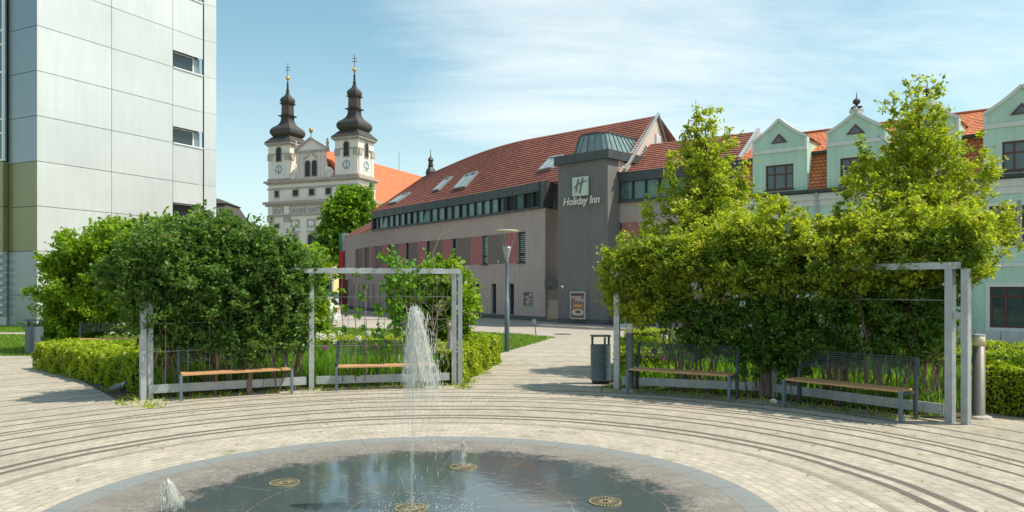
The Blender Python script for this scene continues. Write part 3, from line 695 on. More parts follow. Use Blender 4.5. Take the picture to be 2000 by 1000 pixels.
bk = [(x+4.6+(.0), y+5.2) for x, y in ridge1]
for (p, q), (r_, s_) in zip(zip(ridge1, ridge1[1:]), zip(bk, bk[1:])):
    hp.quad((*q, 11.6), (*p, 11.6), (*r_, 7.7), (*s_, 7.7))
hp.add([(-11.2, 59.3, 7.72), (-7.7, 66, 11.6), (-3.1, 71.2, 7.7)], [(0, 1, 2)]); build('roof', hp, M('tile_plain', (.30, .115, .082), .8, .1, 2), HT)
# low roof over the far curved end
r3 = roof('roof', [(-15.0, 67.0), (-12.9, 63.0), (-11.2, 59.3)], [(-12.5, 69), (-10.2, 65.5), (-8.8, 62.5)], 8, roof_hotel, HT, far=(6.33, 8.1))
# gable of the main roof
A_ = Vector((8.2, 42.4, 11.6)); gl = Vector((6.55, 39.0, 8.95)); gr = Vector((9.9, 45.9, 8.7)); dn = Vector((0, 0, -1))
gn = Vector((.9, -.44, 0)).normalized(); gm = MB()
gl2 = Vector((5.6, 37.5, 7.7)); gr2 = Vector((10.4, 46.9, 7.7))
gm.slab([gl2-gn*.12, gr2-gn*.12, A_-gn*.12-Vector((0, 0, .05))], gn*-.2); build('gable_wall', gm, M('plaster_beige2', (.52, .43, .38), .9, .05, .8), HT)
vg = MB(); vg.bar(gl2+Vector((0, 0, .1)), A_+Vector((0, 0, .08)), .1, .12); vg.bar(A_+Vector((0, 0, .08)), gr2+Vector((0, 0, .1)), .1, .12); build('verge', vg, M('zinc_light', (.33, .37, .38), .5, .1, 2, metal=.4), HT)
lv = MB(); gd = (gr-gl).normalized(); gd = Vector((gd.x, gd.y, 0)).normalized(); cc = A_+gd*.25-Vector((0, 0, 1.55))+gn*-.1
for k in range(9): z = -.45+k*.11; lv.bar(cc+gd*-.42+Vector((0, 0, z))+gn*.03, cc+gd*.42+Vector((0, 0, z))+gn*.03, .05, .06)
lv.bar(cc+gd*-.45+Vector((0, 0, -.5)), cc+gd*-.45+Vector((0, 0, .5)), .06, .06); lv.bar(cc+gd*.45+Vector((0, 0, -.5)), cc+gd*.45+Vector((0, 0, .5)), .06, .06)
build('gable_louvre', lv, white_m, HT)
roof('roof', [(4.4, 38.9), (10.2, 34.35)], [(7.2, 42.0), (12.35, 38.35)], 14, roof_hotel, HT, far=(7.7, 9.85))
vb = MB(); vb.slab([(10.2, 34.35, 7.68), (12.35, 38.35, 9.83), (15, 43, 7.6)], (.2, -.12, 0)); build('gable_wall', vb, plaster_pink, HT)
vb = MB(); vb.bar((10.3, 34.3, 7.8), (12.45, 38.3, 9.95), .16, .16); build('verge', vb, M('zinc_light', (.33, .37, .38), .5), HT)
# rooflights
def on_roof(px, py):                                    # where the sight line meets the main roof, with the slope there
    best = None; E_ = Path(eave1, 8); Rr = Path(ridge1, 8); f = lambda u, v: Vector(E_.pt(E_.L*u, 0, 7.72)).lerp(Vector(Rr.pt(Rr.L*u, 0, 11.6)), v)
    for i in range(101):
        for j in range(41):
            a = f(i/100, j/40); x = 1000+a.x/a.y*F; y = HZ-(a.z-EYE)/a.y*F; e_ = (x-px)**2+(y-py)**2
            if best is None or e_ < best[0]: best = (e_, i/100, j/40)
    u, v = best[1:]; return f(u, v), (f(min(1, u+.02), v)-f(max(0, u-.02), v)).normalized(), (f(u, 1)-f(u, 0)).normalized()
def rooflight(px, py, w_, h_):
    c, d, upv = on_roof(px, py); n_ = d.cross(upv).normalized(); n_ = n_ if n_.z > 0 else -n_; upv = n_.cross(d).normalized()*(1 if n_.cross(d).z > 0 else -1)
    f = MB()
    for a, b, x0, x1 in ((-w_/2, w_/2, -h_/2, -h_/2+.1), (-w_/2, w_/2, h_/2-.1, h_/2), (-w_/2, -w_/2+.1, -h_/2+.1, h_/2-.1), (w_/2-.1, w_/2, -h_/2+.1, h_/2-.1)):
        f.slab([c+d*a+upv*x0, c+d*b+upv*x0, c+d*b+upv*x1, c+d*a+upv*x1], n_*.17)
    fo = build('rooflight', f, M('zinc_light', (.33, .37, .38), .5), HT)
    g = MB(); a, x = w_/2-.1, h_/2-.1; g.slab([c-d*a-upv*x+n_*.08, c+d*a-upv*x+n_*.08, c+d*a+upv*x+n_*.08, c-d*a+upv*x+n_*.08], n_*.03)
    build('pane', g, M('glass_rooflight', (.30, .38, .42), .05, .2, 2, spec=1), fo)
for px, py, w_, h_ in ((866, 363, 1.0, 1.5), (904, 355, .8, 1.5), (918, 353, .8, 1.5), (1072, 323, .6, 1.3), (1086, 321, .6, 1.3), (781, 389, 1.5, 1.5)): rooflight(px, py, w_, h_)
# light lamp on the wall
wl = MB()
for q, py in ((976, 510), (906, 512)): p = W1.pt(W1.px(q), .07, 3.5); wl.lathe((p[0], p[1], p[2]-.1), [(.03, 0), (.09, .03), (.1, .16), (.03, .2)], 10)
build('wall_lamp', wl, galv, HT)

# ---- text
def textmb(s, size, shear=0., off=0., ext=.02, align='CENTER', sx=1.):
    c = bpy.data.curves.new('t', 'FONT'); c.body = s; c.size = size; c.shear = shear; c.offset = off; c.extrude = ext; c.align_x = align; c.resolution_u = 3
    o = bpy.data.objects.new('t', c); COL.objects.link(o); bpy.context.view_layer.update()
    me = bpy.data.meshes.new_from_object(o.evaluated_get(bpy.context.evaluated_depsgraph_get()))
    v = [(x.co.x*sx, x.co.y, x.co.z) for x in me.vertices]; f = [tuple(p.vertices) for p in me.polygons]
    bpy.data.objects.remove(o); bpy.data.curves.remove(c); bpy.data.meshes.remove(me); return v, f
def wtext(path, s, sc, z, size, wo, **k):
    v, f = textmb(s, size, **k); m_ = MB(); m_.add([path.pt(sc+x, wo+zz_, z+y) for x, y, zz_ in v], f); return m_
SG = thing('hotel_sign', 'pale illuminated hotel sign with italic H emblem and name on the dark tower', 'sign', TW.pt(TW.px(1136), 0, 5.5))
sg_m = M('sign_letters', (.62, .63, .56), .5, .03)
sc_ = TW.px(1136.5); pw = (TW.px(1151.5)-TW.px(1121.5))/2; z0s, z1s = TW.z(sc_, 383), TW.z(sc_, 346)
def emblem():
    m_ = MB(); TW.box(m_, sc_-pw, sc_+pw, .06, .16, z0s, z1s); po = build('emblem_panel', m_, M('sign_panel', (.50, .56, .50), .45, .05), SG)
    h = MB(); hh = z1s-z0s
    def q(u, v): return (sc_-pw+2*pw*u, z0s+hh*v)
    def stroke(pts, wd):
        n_ = len(pts)
        for i in range(n_-1):
            (x0, y0), (x1, y1) = q(*pts[i]), q(*pts[i+1]); w0, w1 = (wd[i]/2, wd[i+1]/2); dx, dy = x1-x0, y1-y0; L = math.hypot(dx, dy); nx_, ny_ = -dy/L, dx/L
            o0, o1 = .161, .185
            h.hexa([TW.pt(x0-nx_*w0, o0, y0-ny_*w0), TW.pt(x1-nx_*w1, o0, y1-ny_*w1), TW.pt(x1+nx_*w1, o0, y1+ny_*w1), TW.pt(x0+nx_*w0, o0, y0+ny_*w0),
                    TW.pt(x0-nx_*w0, o1, y0-ny_*w0), TW.pt(x1-nx_*w1, o1, y1-ny_*w1), TW.pt(x1+nx_*w1, o1, y1+ny_*w1), TW.pt(x0+nx_*w0, o1, y0+ny_*w0)])
    stroke([(.42, .88), (.31, .52), (.24, .20)], [.09, .085, .075]); stroke([(.70, .93), (.57, .5), (.48, .11)], [.1, .09, .08]); stroke([(.10, .42), (.32, .575), (.62, .70), (.98, .77)], [.04, .065, .06, .05])
    build('emblem', h, plaster_grey, po)
emblem()
tz = TW.z(sc_, 399)
build('lettering', wtext(TW, 'Holiday Inn', sc_, tz, .55, .08, shear=.22, off=.008, ext=.03, sx=.92), sg_m, SG)

def posterbox(label, path, s0, s1, z0, z1, rim, art, thick=.16):
    o = thing('wall_poster', label, 'poster', path.pt((s0+s1)/2, 0, z0))
    f = MB(); b = .07 if thick > .1 else .03
    path.box(f, s0, s1, 0, thick-.03, z0, z1)
    for a in ((s0, s1, z0, z0+b), (s0, s1, z1-b, z1), (s0, s0+b, z0+b, z1-b), (s1-b, s1, z0+b, z1-b)): path.box(f, a[0], a[1], thick-.03, thick, a[2], a[3])
    build('frame', f, rim, o); art(o, path, s0+b, s1-b, z0+b, z1-b, thick-.028); return o
def flat(o, name, path, s0, s1, z0, z1, off, col, parent=None):
    m_ = MB(); path.box(m_, s0, s1, off-.002, off, z0, z1); return build(name, m_, M('print_%s_%d' % (name, int(col[0]*999+col[1]*99)), col, .5, .04), o)
def disc(o, name, path, sc, zc, ra, rb, off, col):
    m_ = MB(); m_.slab([path.pt(sc+ra*math.cos(a*.3142), off-.002, zc+rb*math.sin(a*.3142)) for a in range(20)], tuple(path.n(sc)*.003)+(0,))
    return build(name, m_, M('print_%s_%d' % (name, int(col[0]*999+col[1]*99)), col, .5, .04), o)
def art1(o, p, a, b, c, d, off):
    h = d-c; m = (a+b)/2
    flat(o, 'poster_background', p, a, b, c, d, off, (.23, .10, .095)); flat(o, 'poster_header', p, a, b, d-.12*h, d, off+.004, (.09, .035, .03))
    build('poster_text', wtext(p, 'DENNÉ', m-.12, c+.77*h, .2, off+.006, ext=.001), sg_m, o); build('poster_text', wtext(p, 'MENU', m+.12, c+.66*h, .2, off+.006, ext=.001), sg_m, o)
    flat(o, 'price_bar', p, a+.17, b-.17, c+.44*h, c+.53*h, off+.004, (.62, .33, .03))
    flat(o, 'table_picture', p, a, b, c, c+.4*h, off+.004, (.30, .15, .09)); disc(o, 'plate_picture', p, m, c+.22*h, (b-a)*.42, .12*h, off+.008, (.62, .58, .52)); disc(o, 'food_picture', p, m+.02, c+.235*h, (b-a)*.26, .07*h, off+.012, (.17, .07, .04))
    flat(o, 'poster_footer', p, a, b, c, c+.07*h, off+.006, (.16, .05, .03))
posterbox('backlit brown lunch menu poster in a silver frame on the dark tower', TW, TW.px(1117), TW.px(1146.5), TW.z(TW.px(1130), 623), TW.z(TW.px(1130), 569.5), galv, art1)
def art2(o, p, a, b, c, d, off):
    flat(o, 'poster_background', p, a, b, c, d, off, (.10, .06, .05)); flat(o, 'poster_footer', p, a, b, c, c+.14*(d-c), off+.004, (.13, .30, .10))
    for k in range(26):
        u, v = rng.random(2); col = ((.45, .22, .18), (.07, .25, .30), (.5, .38, .3), (.32, .1, .08))[k % 4]
        disc(o, 'picture_patch', p, a+.1+(b-a-.2)*u, c+.2+(d-c-.32)*v, .05+.05*rng.random(), .04+.06*rng.random(), off+.004+.003*k/10, col)
posterbox('small colourful food poster on the taupe wall left of the door', W1, W1.px(1023), W1.px(1041), W1.z(W1.px(1032), 601), W1.z(W1.px(1032), 569.5), galv, art2, .05)
sc2 = thing('security_camera', 'small white dome camera on the dark hotel tower', 'camera', TW.pt(TW.px(1101.5), .1, 1.95))
p = Vector(TW.pt(TW.px(1101.5), .12, 1.98)); m_ = MB(); m_.lathe((p.x, p.y, p.z), [(.02, -.09), (.07, -.06), (.09, 0), (.08, .06), (.03, .09)], 12); build('housing', m_, white_m, sc2, True)
m_ = MB(); q = Vector(TW.pt(TW.px(1101.5), .2, 1.95)); m_.lathe((q.x, q.y, q.z), [(.01, -.04), (.045, 0), (.01, .04)], 10); build('lens', m_, black_m, sc2, True)
# red and silver pylon at the far hotel corner
py_ = thing('red_pylon', 'tall red slab pylon with silver and green top at the far hotel corner', 'sign', (-15.0, 66.5, 0))
m_ = MB(); m_.box(-15.1, -14.72, 66.2, 66.5, 0, 5.1); build('red_fin', m_, M('red_paint', (.55, .015, .04), .4, .05), py_)
m_ = MB(); m_.box(-14.85, -14.3, 66.25, 66.45, 5.1, 6.7); build('sign_panel', m_, galv, py_); m_ = MB(); m_.box(-15.12, -14.85, 66.22, 66.48, 5.1, 6.7); build('green_edge', m_, M('green_paint', (.03, .20, .10), .5), py_)
gt = thing('red_gate', 'dark red metal gate leaf between pylon and hotel wall', 'gate', (-13.9, 64, 0))
m_ = MB(); m_.box(-14.55, -13.85, 64.0, 64.1, .1, 2.6); 
build('gate_leaf', m_, M('dark_red_paint', (.13, .008, .012), .5, .08), gt); m_ = MB(); m_.box(-14.62, -14.56, 63.97, 64.13, 0, 2.7); m_.box(-13.84, -13.78, 63.97, 64.13, 0, 2.7); build('gate_post', m_, frame_dark, gt)
# sidewalk with kerb
def sidewalk():
    m_ = MB(); k_ = MB(); line = [W1.pt(W1.L*i/30, 0, 0)[:2] for i in range(31)]; outer = [W1.pt(W1.L*i/30, 1.9, 0)[:2] for i in range(31)]
    line += [(2.4, 39.5), (4.71, 37.3), (10.5, 33.9), (11, 32.2)]; outer += [(1.2, 38.0), (3.6, 35.6), (8.6, 31.9), (9.6, 30.4)]
    for i in range(len(line)-1):
        a, b, c, d = outer[i], outer[i+1], line[i+1], line[i]; m_.add([(*a, .11), (*b, .11), (*c, .11), (*d, .11)], [(0, 1, 2, 3)])
        n_ = Vector((b[1]-a[1], -(b[0]-a[0]))).normalized()*.14; jg = .01*math.sin(i*2.7)
        k_.hexa([(a[0]+n_.x, a[1]+n_.y, -.02), (b[0]+n_.x, b[1]+n_.y, -.02), (*b, -.02), (*a, -.02), (a[0]+n_.x, a[1]+n_.y, .112+jg), (b[0]+n_.x, b[1]+n_.y, .112+jg), (*b, .114+jg), (*a, .114+jg)])
    tag(build('sidewalk', m_, walk_m), kind='structure'); tag(build('kerb', k_, kerb_m), kind='structure')
sidewalk()

# ================================================================ GREEN HOUSE
GH = thing('green_house', 'long mint green townhouse with gabled dormers and orange tiled mansard roof', 'house', (14, 30, 0))
GD = Vector((6.75, -5.5)).normalized(); G0 = Vector((10.65, 33.1)); UL = 8.707
gs = lambda t_: (t_+.12)*UL
GW = Path([tuple(G0-GD*.12*UL), tuple(G0+GD*1.95*UL)])
opg = []
Wf = [(.02, .105), (.13, .215), (.37, .455), (.483, .568), (.64, .725), (.755, .84), (.998, .095+1.0), (1.112, 1.205), (1.36, 1.445), (1.48, 1.565), (1.72, 1.805)]
first = [(gs(a), gs(b), 3.48, 4.92) for a, b in Wf]
gz = (.52, 2.0)
ground_ = [(gs(a), gs(b), *gz) for a, b in ((.05, .2), (.38, .53), (.7, .85), (1.0, 1.155), (1.26, 1.41), (1.6, 1.75))]
build('wall', GW.wall(.42, 6.0, first+ground_, .16), mint_m, GH)
for o in first: GW.window(GH, o, .14, brown_m, winglass, nx=2, zbars=(.62,), fw=.06)
for o in ground_: GW.window(GH, o, .14, brown_m, winglass, xb=(.36,), zbars=(.76,), fw=.07)
tr = MB()
for o in first+ground_:
    a, b, c, d = o
    for q in ((a-.14, a, c-.12, d+.14), (b, b+.14, c-.12, d+.14), (a, b, d, d+.14), (a-.0, b, c-.12, c)): GW.box(tr, q[0]+.001, q[1]-.001, -.02, .03, q[2], q[3])
build('window_surround', tr, trim_m, GH)
cu = MB()
for o in first: GW.box(cu, o[0]+(o[1]-o[0])*.52, o[1]-.05, -.135+.035, -.128+.035, o[2]+.06, o[2]+(o[3]-o[2])*.6)
build('curtain', cu, curtain_m, GH)
bc_ = MB(); GW.box(bc_, 0, GW.L, 0, .06, 2.72, 2.86); GW.box(bc_, 0, GW.L, 0, .05, 5.35, 5.6); GW.box(bc_, 0, GW.L, 0, .12, 5.6, 5.86); build('string_course', bc_, trim_m, GH)
pb_ = MB(); GW.box(pb_, 0, GW.L, -.02, .06, 0, .42); build('plinth', pb_, M('plinth_white', (.55, .55, .53), .85, .08, 1.5, streak=.15), GH)
sm = MB(); k = .5
while k < GW.L: GW.box(sm, k-.008, k+.008, .06, .064, .02, .41); k += .8
build('plinth_joint', sm, frame_dark, GH)
gu = MB(); GW.box(gu, 0, GW.L, -.05, .26, 5.90, 6.03); build('gutter', gu, M('gutter_dark', (.035, .04, .042), .5), GH)
dpm = MB()
for sx0 in (gs(.302), gs(.93)):
    dpm = MB(); dpm.tube([GW.pt(sx0, .1, .1), GW.pt(sx0, .1, 5.5), GW.pt(sx0, .2, 5.9)], .05, 8); build('downpipe', dpm, M('zinc_light', (.33, .37, .38), .5), GH)
# left end wall
EL = Path([GW.pt(0, -8, 0)[:2], GW.pt(0, 0, 0)[:2]]); build('wall', EL.wall(0, 6.0), mint_m, GH)
# mansard roof
def strip(name, z0, off0, z1, off1, rows, mat, s0, s1, n_=2):
    m_ = MB()
    for j in range(rows):
        t0, t1 = j/rows, (j+1)/rows; lerp = lambda a, b, t_: a+(b-a)*t_
        a, b = GW.pt(s0, lerp(off0, off1, t0)+.03, lerp(z0, z1, t0)+.01), GW.pt(s1, lerp(off0, off1, t0)+.03, lerp(z0, z1, t0)+.01)
        c, d = GW.pt(s1, lerp(off0, off1, t1), lerp(z0, z1, t1)), GW.pt(s0, lerp(off0, off1, t1), lerp(z0, z1, t1))
        m_.quad(a, b, c, d, [(s0, j*.3+.01), (s1, j*.3+.01), (s1, j*.3+.29), (s0, j*.3+.29)])
        e0, e1 = GW.pt(s0, lerp(off0, off1, t0), lerp(z0, z1, t0)), GW.pt(s1, lerp(off0, off1, t0), lerp(z0, z1, t0)); m_.quad(e0, e1, b, a, [(s0, j*.3), (s1, j*.3), (s1, j*.3+.01), (s0, j*.3+.01)])
    return build(name, m_, mat, GH)
strip('roof', 6.0, -.05, 7.66, -.75, 11, roof_orange, 0, GW.L)
strip('roof', 7.72, -.55, 9.2, -4.0, 14, roof_orange, 0, GW.L)
lg = MB(); GW.box(lg, 0, GW.L, -.8, -.5, 7.62, 7.71); build('eave_board', lg, M('gutter_dark', (.035, .04, .042), .5), GH)
bkr = MB(); bkr.quad(GW.pt(0, -4, 9.2), GW.pt(GW.L, -4, 9.2), GW.pt(GW.L, -8, 6.5), GW.pt(0, -8, 6.5)); bkr.add([GW.pt(0, 0, 6), GW.pt(0, -.7, 7.66), GW.pt(0, -4, 9.2), GW.pt(0, -8, 6)], [(0, 1, 2, 3)])
rc = MB(); rc.tube([GW.pt(0, -4, 9.22), GW.pt(GW.L, -4, 9.22)], .09, 8); build('ridge_cap', rc, roof_orange, GH)
build('roof', bkr, M('tile_plain', (.30, .115, .082), .8), GH)
def gable(tc_, hw, stub):
    c = gs(tc_); h = hw*UL; zs, za = 8.28, 9.0 if stub else 9.14
    out = [(-h, 6.03), (h, 6.03), (h, zs)]
    for k in range(1, 9):
        u = k/8; x = h*(1-u); z = zs+(za-zs)*(u+ (-.075*math.sin(math.pi*u) if u < 1 else 0)); out.append((max(x, .0), z))
    if stub: out[-1] = (.06, za-.02); out.append((.06, za+.14)); out.append((-.06, za+.14)); out.append((-.06, za-.02))
    for k in range(7, -1, -1):
        u = k/8; x = -h*(1-u); z = zs+(za-zs)*(u-.075*math.sin(math.pi*u)); out.append((x, z))
    pts = []
    for q in out:
        if not pts or (abs(q[0]-pts[-1][0])+abs(q[1]-pts[-1][1])) > 1e-4: pts.append(q)
    wh = .6; m_ = MB(); fr = .05
    # face pierced by the window: four strips plus the head
    w0, w1, z0, z1 = -wh, wh, 6.16, 7.22
    def slab2(poly, o0=-.25, o1=fr): m_.slab([GW.pt(c+x, o1, z) for x, z in poly], tuple(GW.n(c)*(o0-o1))+(0,))
    slab2([(-h, 6.03), (w0, 6.03), (w0, z1), (-h, z1)]); slab2([(w1, 6.03), (h, 6.03), (h, z1), (w1, z1)]); slab2([(w0, 6.03), (w1, 6.03), (w1, z0), (w0, z0)])
    slab2([(-h, z1), (h, z1)]+pts[2:-1]+([(-h, zs)] if abs(pts[-1][1]-zs) > .001 or True else []))
    g = build('dormer', m_, mint_m, GH)
    GW.window(g, (c+w0, c+w1, z0, z1), .1, brown_m, winglass, xb=(.3, .7), zbars=(.62,), fw=.06, sill=brown_m)
    ed = MB(); rim = pts[2:]+[(-h, zs)]
    for (x0, a), (x1, b) in zip(rim, rim[1:]):
        if abs(x0-x1)+abs(a-b) < 1e-3: continue
        ed.bar(GW.pt(c+x0, -.08, a+.02), GW.pt(c+x1, -.08, b+.02), .42, .11)
    GW.box(ed, c-h, c+h, fr, fr+.05, 7.74, 7.9)
    for s_ in (-1, 1): x = s_*(h-.05); GW.box(ed, c+x-.05, c+x+.05, fr, fr+.03, 7.9, 8.26)
    build('trim', ed, trim_m, g)
    ch = MB(); ch.bar(GW.pt(c-h, -.1, 8.3), GW.pt(c-h, -.1, 8.31), .1, .1)
    tri = MB(); tri.slab([GW.pt(c-.36, fr+.002, 8.14), GW.pt(c+.36, fr+.002, 8.14), GW.pt(c, fr+.002, 8.54)], tuple(GW.n(c)*.04)+(0,)); to = build('attic_window', tri, brown_m, g)
    tri = MB(); tri.slab([GW.pt(c-.22, fr+.044, 8.18), GW.pt(c+.22, fr+.044, 8.18), GW.pt(c, fr+.044, 8.43)], tuple(GW.n(c)*.01)+(0,)); build('pane', tri, winglass, to)
    # cheeks and tiled saddle roof running back into the mansard
    ck = MB(); GW.box(ck, c-h+.01, c+h-.01, -1.6, -.25, 6.05, zs-.05); build('cheek', ck, mint_m, g)
    rf = MB(); top = za-.12
    for s_ in (-1, 1):
        for j in range(5):
            t0, t1 = j/5, (j+1)/5; f0 = lambda u, o_: GW.pt(c+s_*(h+.06)*(1-u), o_, zs-.12+(top-zs+.12)*u)
            a, b, cc_, d = f0(t0, -.26), f0(t0, -3.6), f0(t1, -3.6), f0(t1, -.26); a = (a[0], a[1], a[2]+.03); b = (b[0], b[1], b[2]+.03)
            rf.quad(a, b, cc_, d, [(0, j*.3+.01), (3.3, j*.3+.01), (3.3, j*.3+.29), (0, j*.3+.29)])
    build('dormer_roof', rf, roof_orange, g)
    if stub:
        fi = MB(); p = GW.pt(c, -.08, za+.24); fi.box(p[0]-.16, p[0]+.16, p[1]-.16, p[1]+.16, za+.2, za+.26)
        fi.lathe((p[0], p[1], za+.26), [(.05, 0), (.03, .05), (.06, .08), (.135, .14), (.15, .2), (.135, .26), (.06, .32), (.02, .36), (.012, .55), (.002, .6)], 12); build('finial', fi, M('finial_iron', (.05, .035, .03), .6), g)
gable(.12, .134, False); gable(.4734, .128, True); gable(.765, .125, True); gable(1.113, .135, False); gable(1.47, .13, True)

# ================================================================ OFFICE BLOCK (left)
OB = thing('office_building', 'tall office block clad in pale aluminium panels with narrow recessed windows', 'office building', (-22, 38, 0))
c0 = Vector((-23.2, 37.0)); ud = Vector((4.45, 8.95)).normalized(); A1 = Path([tuple(c0), tuple(c0+ud*10)])   # sunlit face
sx = [0, A1.px(218), A1.px(337.5), A1.px(396.5)]
zr = [.0, 1.58, 3.75, 5.95, 8.15, 10.37, 12.57, 14.77, 16.97, 19.17, 21.4, 23.6]
core = MB(); c1 = c0+ud*(sx[3]+.05); c2 = c1+Vector((.70, .72)).normalized()*.78
lf = Vector((-.895, .445)).normalized()
core.prism([tuple(p) for p in (c0+ud*.06+lf*.12, c1-A1.n(0)*.35+ud*-.1, c1-A1.n(0)*.35+lf*2, c1+ud*4+lf*14, c0+lf*14+ud*.06)], 0, 23.7)
build('core_wall', core, M('joint_dark', (.06, .065, .07), .8), OB)
pn = MB(); gp = .014; wz = [(5.95, 6.92), (10.37, 11.35), (14.77, 15.78), (19.17, 20.2)]
for i in range(3):
    for a, b in zip(zr, zr[1:]):
        s0, s1 = sx[i]+gp, sx[i+1]-gp
        if i == 2:
            ws = [w_ for w_ in wz if abs(w_[0]-a) < .1]
            if ws: A1.box(pn, s0, s1, -.08, 0, ws[0][1], b-gp); continue
        A1.box(pn, s0, s1, -.08, 0, a+gp, b-gp)
build('cladding', pn, metal_pan, OB)
for w_ in wz:
    m_ = MB(); s0, s1 = sx[2]+gp, sx[3]-.02; A1.box(m_, s0, s1, -.34, -.09, w_[1]-.02, w_[1]+.05)
    o = (s0, s1-.45, w_[0]+.03, w_[1]); fo = A1.window(OB, o, .33, white_m, glass_dark, fw=.06)
    sl_ = MB(); A1.box(sl_, s0, s1, -.34, .06, w_[0]-.03, w_[0]+.03); build('sill', sl_, white_m, fo)
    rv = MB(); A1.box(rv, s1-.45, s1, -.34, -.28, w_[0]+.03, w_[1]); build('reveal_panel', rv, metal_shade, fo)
A2 = Path([tuple(c1), tuple(c2)]); pn = MB()
for a, b in zip(zr, zr[1:]): A2.box(pn, .03, A2.L, -.3, 0, a+gp, b-gp)
A2.box(pn, .03, A2.L, -.25, -.02, 0, 23.6); build('corner_cladding', pn, metal_pan, OB)
# shaded face towards the left
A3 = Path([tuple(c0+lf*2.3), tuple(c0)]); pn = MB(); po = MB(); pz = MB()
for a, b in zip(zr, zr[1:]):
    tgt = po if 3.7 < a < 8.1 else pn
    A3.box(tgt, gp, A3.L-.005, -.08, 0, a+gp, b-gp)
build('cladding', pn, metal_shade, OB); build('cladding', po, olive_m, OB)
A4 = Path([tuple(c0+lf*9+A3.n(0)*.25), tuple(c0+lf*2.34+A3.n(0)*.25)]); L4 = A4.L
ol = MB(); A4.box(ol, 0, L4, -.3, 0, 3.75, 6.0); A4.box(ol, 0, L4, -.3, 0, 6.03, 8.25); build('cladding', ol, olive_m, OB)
lvr = MB(); z = .5
A4.box(lvr, 0, L4, -.3, -.15, 0, 3.7)
while z < 3.6:
    pts = []; 
    a = A4.pt(0, -.12, z+.17); b = A4.pt(L4, -.12, z+.17); lvr.tube([a, b], .165, 12); z += .37
build('louvre', lvr, M('louvre_aluminium', (.50, .53, .55), .35, .05, 1, metal=.6), OB)
wf = MB(); gz_ = MB()
A4.box(gz_, 0, L4, -.2, -.12, 8.3, 23.6)
for z in (8.3, 9.65, 10.35, 12.7, 14.1, 14.8, 17.1, 18.5, 19.2, 21.5): A4.box(wf, 0, L4, -.12, -.02, z, z+.09)
for x in (L4-.12, L4-1.6, L4-3.1, L4-4.6): A4.box(wf, x, x+.1, -.12, -.01, 8.3, 23.6)
wo = build('window_wall', wf, white_m, OB); build('pane', gz_, M('glass_green', (.05, .11, .11), .08, .4, .8, spec=.8), wo)
rfm = MB(); rfm.prism([tuple(p) for p in (c0+lf*14+ud*-.1, c0+lf*.0-ud*.1+A1.n(0)*.1, c1+A1.n(0)*.1, c1+ud*4+lf*14)], 23.6, 23.9); build('roof_edge', rfm, metal_shade, OB)

# ================================================================ CHURCH
chd = Vector((23.3, -9.5)).normalized(); CO = Vector((-57.9, 180.0)); chn = Vector((chd.y, -chd.x)); CW_ = 25.2
CH = thing('church', 'white baroque cathedral with twin clock towers, dark onion domes and orange nave roof', 'church', (CO.x+chd.x*12.6, CO.y+chd.y*12.6, 0))
CF = Path([tuple(CO), tuple(CO+chd*CW_)])
def cbox(mb, u0, u1, v0, v1, z0, z1): CF.box(mb, u0, u1, -v1, -v0, z0, z1)      # v measured backwards from the front
m_ = MB(); cbox(m_, 0, CW_, 0, 7, 0, 26.1); cbox(m_, 1.5, CW_-1.5, 7, 58, 0, 20.5); build('wall', m_, church_m, CH)
m_ = MB()
for z0, z1, e_ in ((26.1, 26.45, .35), (26.45, 26.8, .8), (24.9, 25.25, .2)): cbox(m_, -e_, CW_+e_, -e_, 7.0+e_, z0, z1)
for z0, z1, e_ in ((20.95, 21.4, .5), (21.4, 21.85, .95), (18.5, 18.85, .25)): cbox(m_, -e_, CW_+e_, -e_, 7+e_, z0, z1)
build('cornice', m_, stone_m, CH)
m_ = MB(); cbox(m_, -.8, CW_+.8, -.8, 7.8, 26.8, 26.9); cbox(m_, -.95, CW_+.95, -.95, 7.95, 21.85, 21.97); build('cornice_tiles', m_, M('tile_faded', (.42, .2, .15), .9, .2, .5), CH)
m_ = MB(); cp_ = MB()
for u in (.2, 5.0, 18.9, 23.7): cbox(m_, u, u+1.3, -.25, 0, 0, 17.2); cbox(cp_, u-.2, u+1.5, -.45, 0, 17.2, 18.5); cbox(m_, u, u+1.3, -.4, 0, 18.9, 20.9)
build('pilaster', m_, church_m, CH); build('pilaster_capital', cp_, stone_m, CH)
m_ = MB(); cbox(m_, 0, CW_, -.1, 0, 18.9, 20.9); build('frieze', m_, M('frieze_stone', (.52, .49, .46), .9, .15, .4), CH)
iv = wtext(CF, 'DIVO', 3.1, 19.2, 1.7, .12, ext=.03, sx=1.2); build('inscription', iv, M('inscription_bronze', (.26, .24, .23), .7), CH)
iv = wtext(CF, 'IOANNI BAPTISTAE', 12.4, 19.2, 1.7, .12, ext=.03, sx=.95); build('inscription', iv, M('inscription_bronze', (.26, .24, .23), .7), CH)
def cwin(u, z0, z1, w_, arch=True, frame=.28, v=0., mat=dark_open, name='window', P_=None, back=None, parent=None):
    P_ = P_ or CF; parent = parent or CH
    def outl(hw, zb, zt):
        if not arch: return [(-hw, zb), (hw, zb), (hw, zt), (-hw, zt)]
        return [(-hw, zb), (hw, zb)]+[(hw*math.cos(a*math.pi/8), zt-hw+hw*math.sin(a*math.pi/8)) for a in range(9)]
    a = MB(); nn = P_.n(u)
    a.slab([P_.pt(u+x, v+.02, z) for x, z in outl(w_/2+frame, z0-frame, z1+frame)], tuple(nn*.14)+(0,)); fo = build(name, a, stone_m, parent)
    b = MB(); b.slab([P_.pt(u+x, v+.17, z) for x, z in outl(w_/2, z0, z1)], tuple(nn*.03)+(0,)); build('pane', b, mat, fo)
    return fo
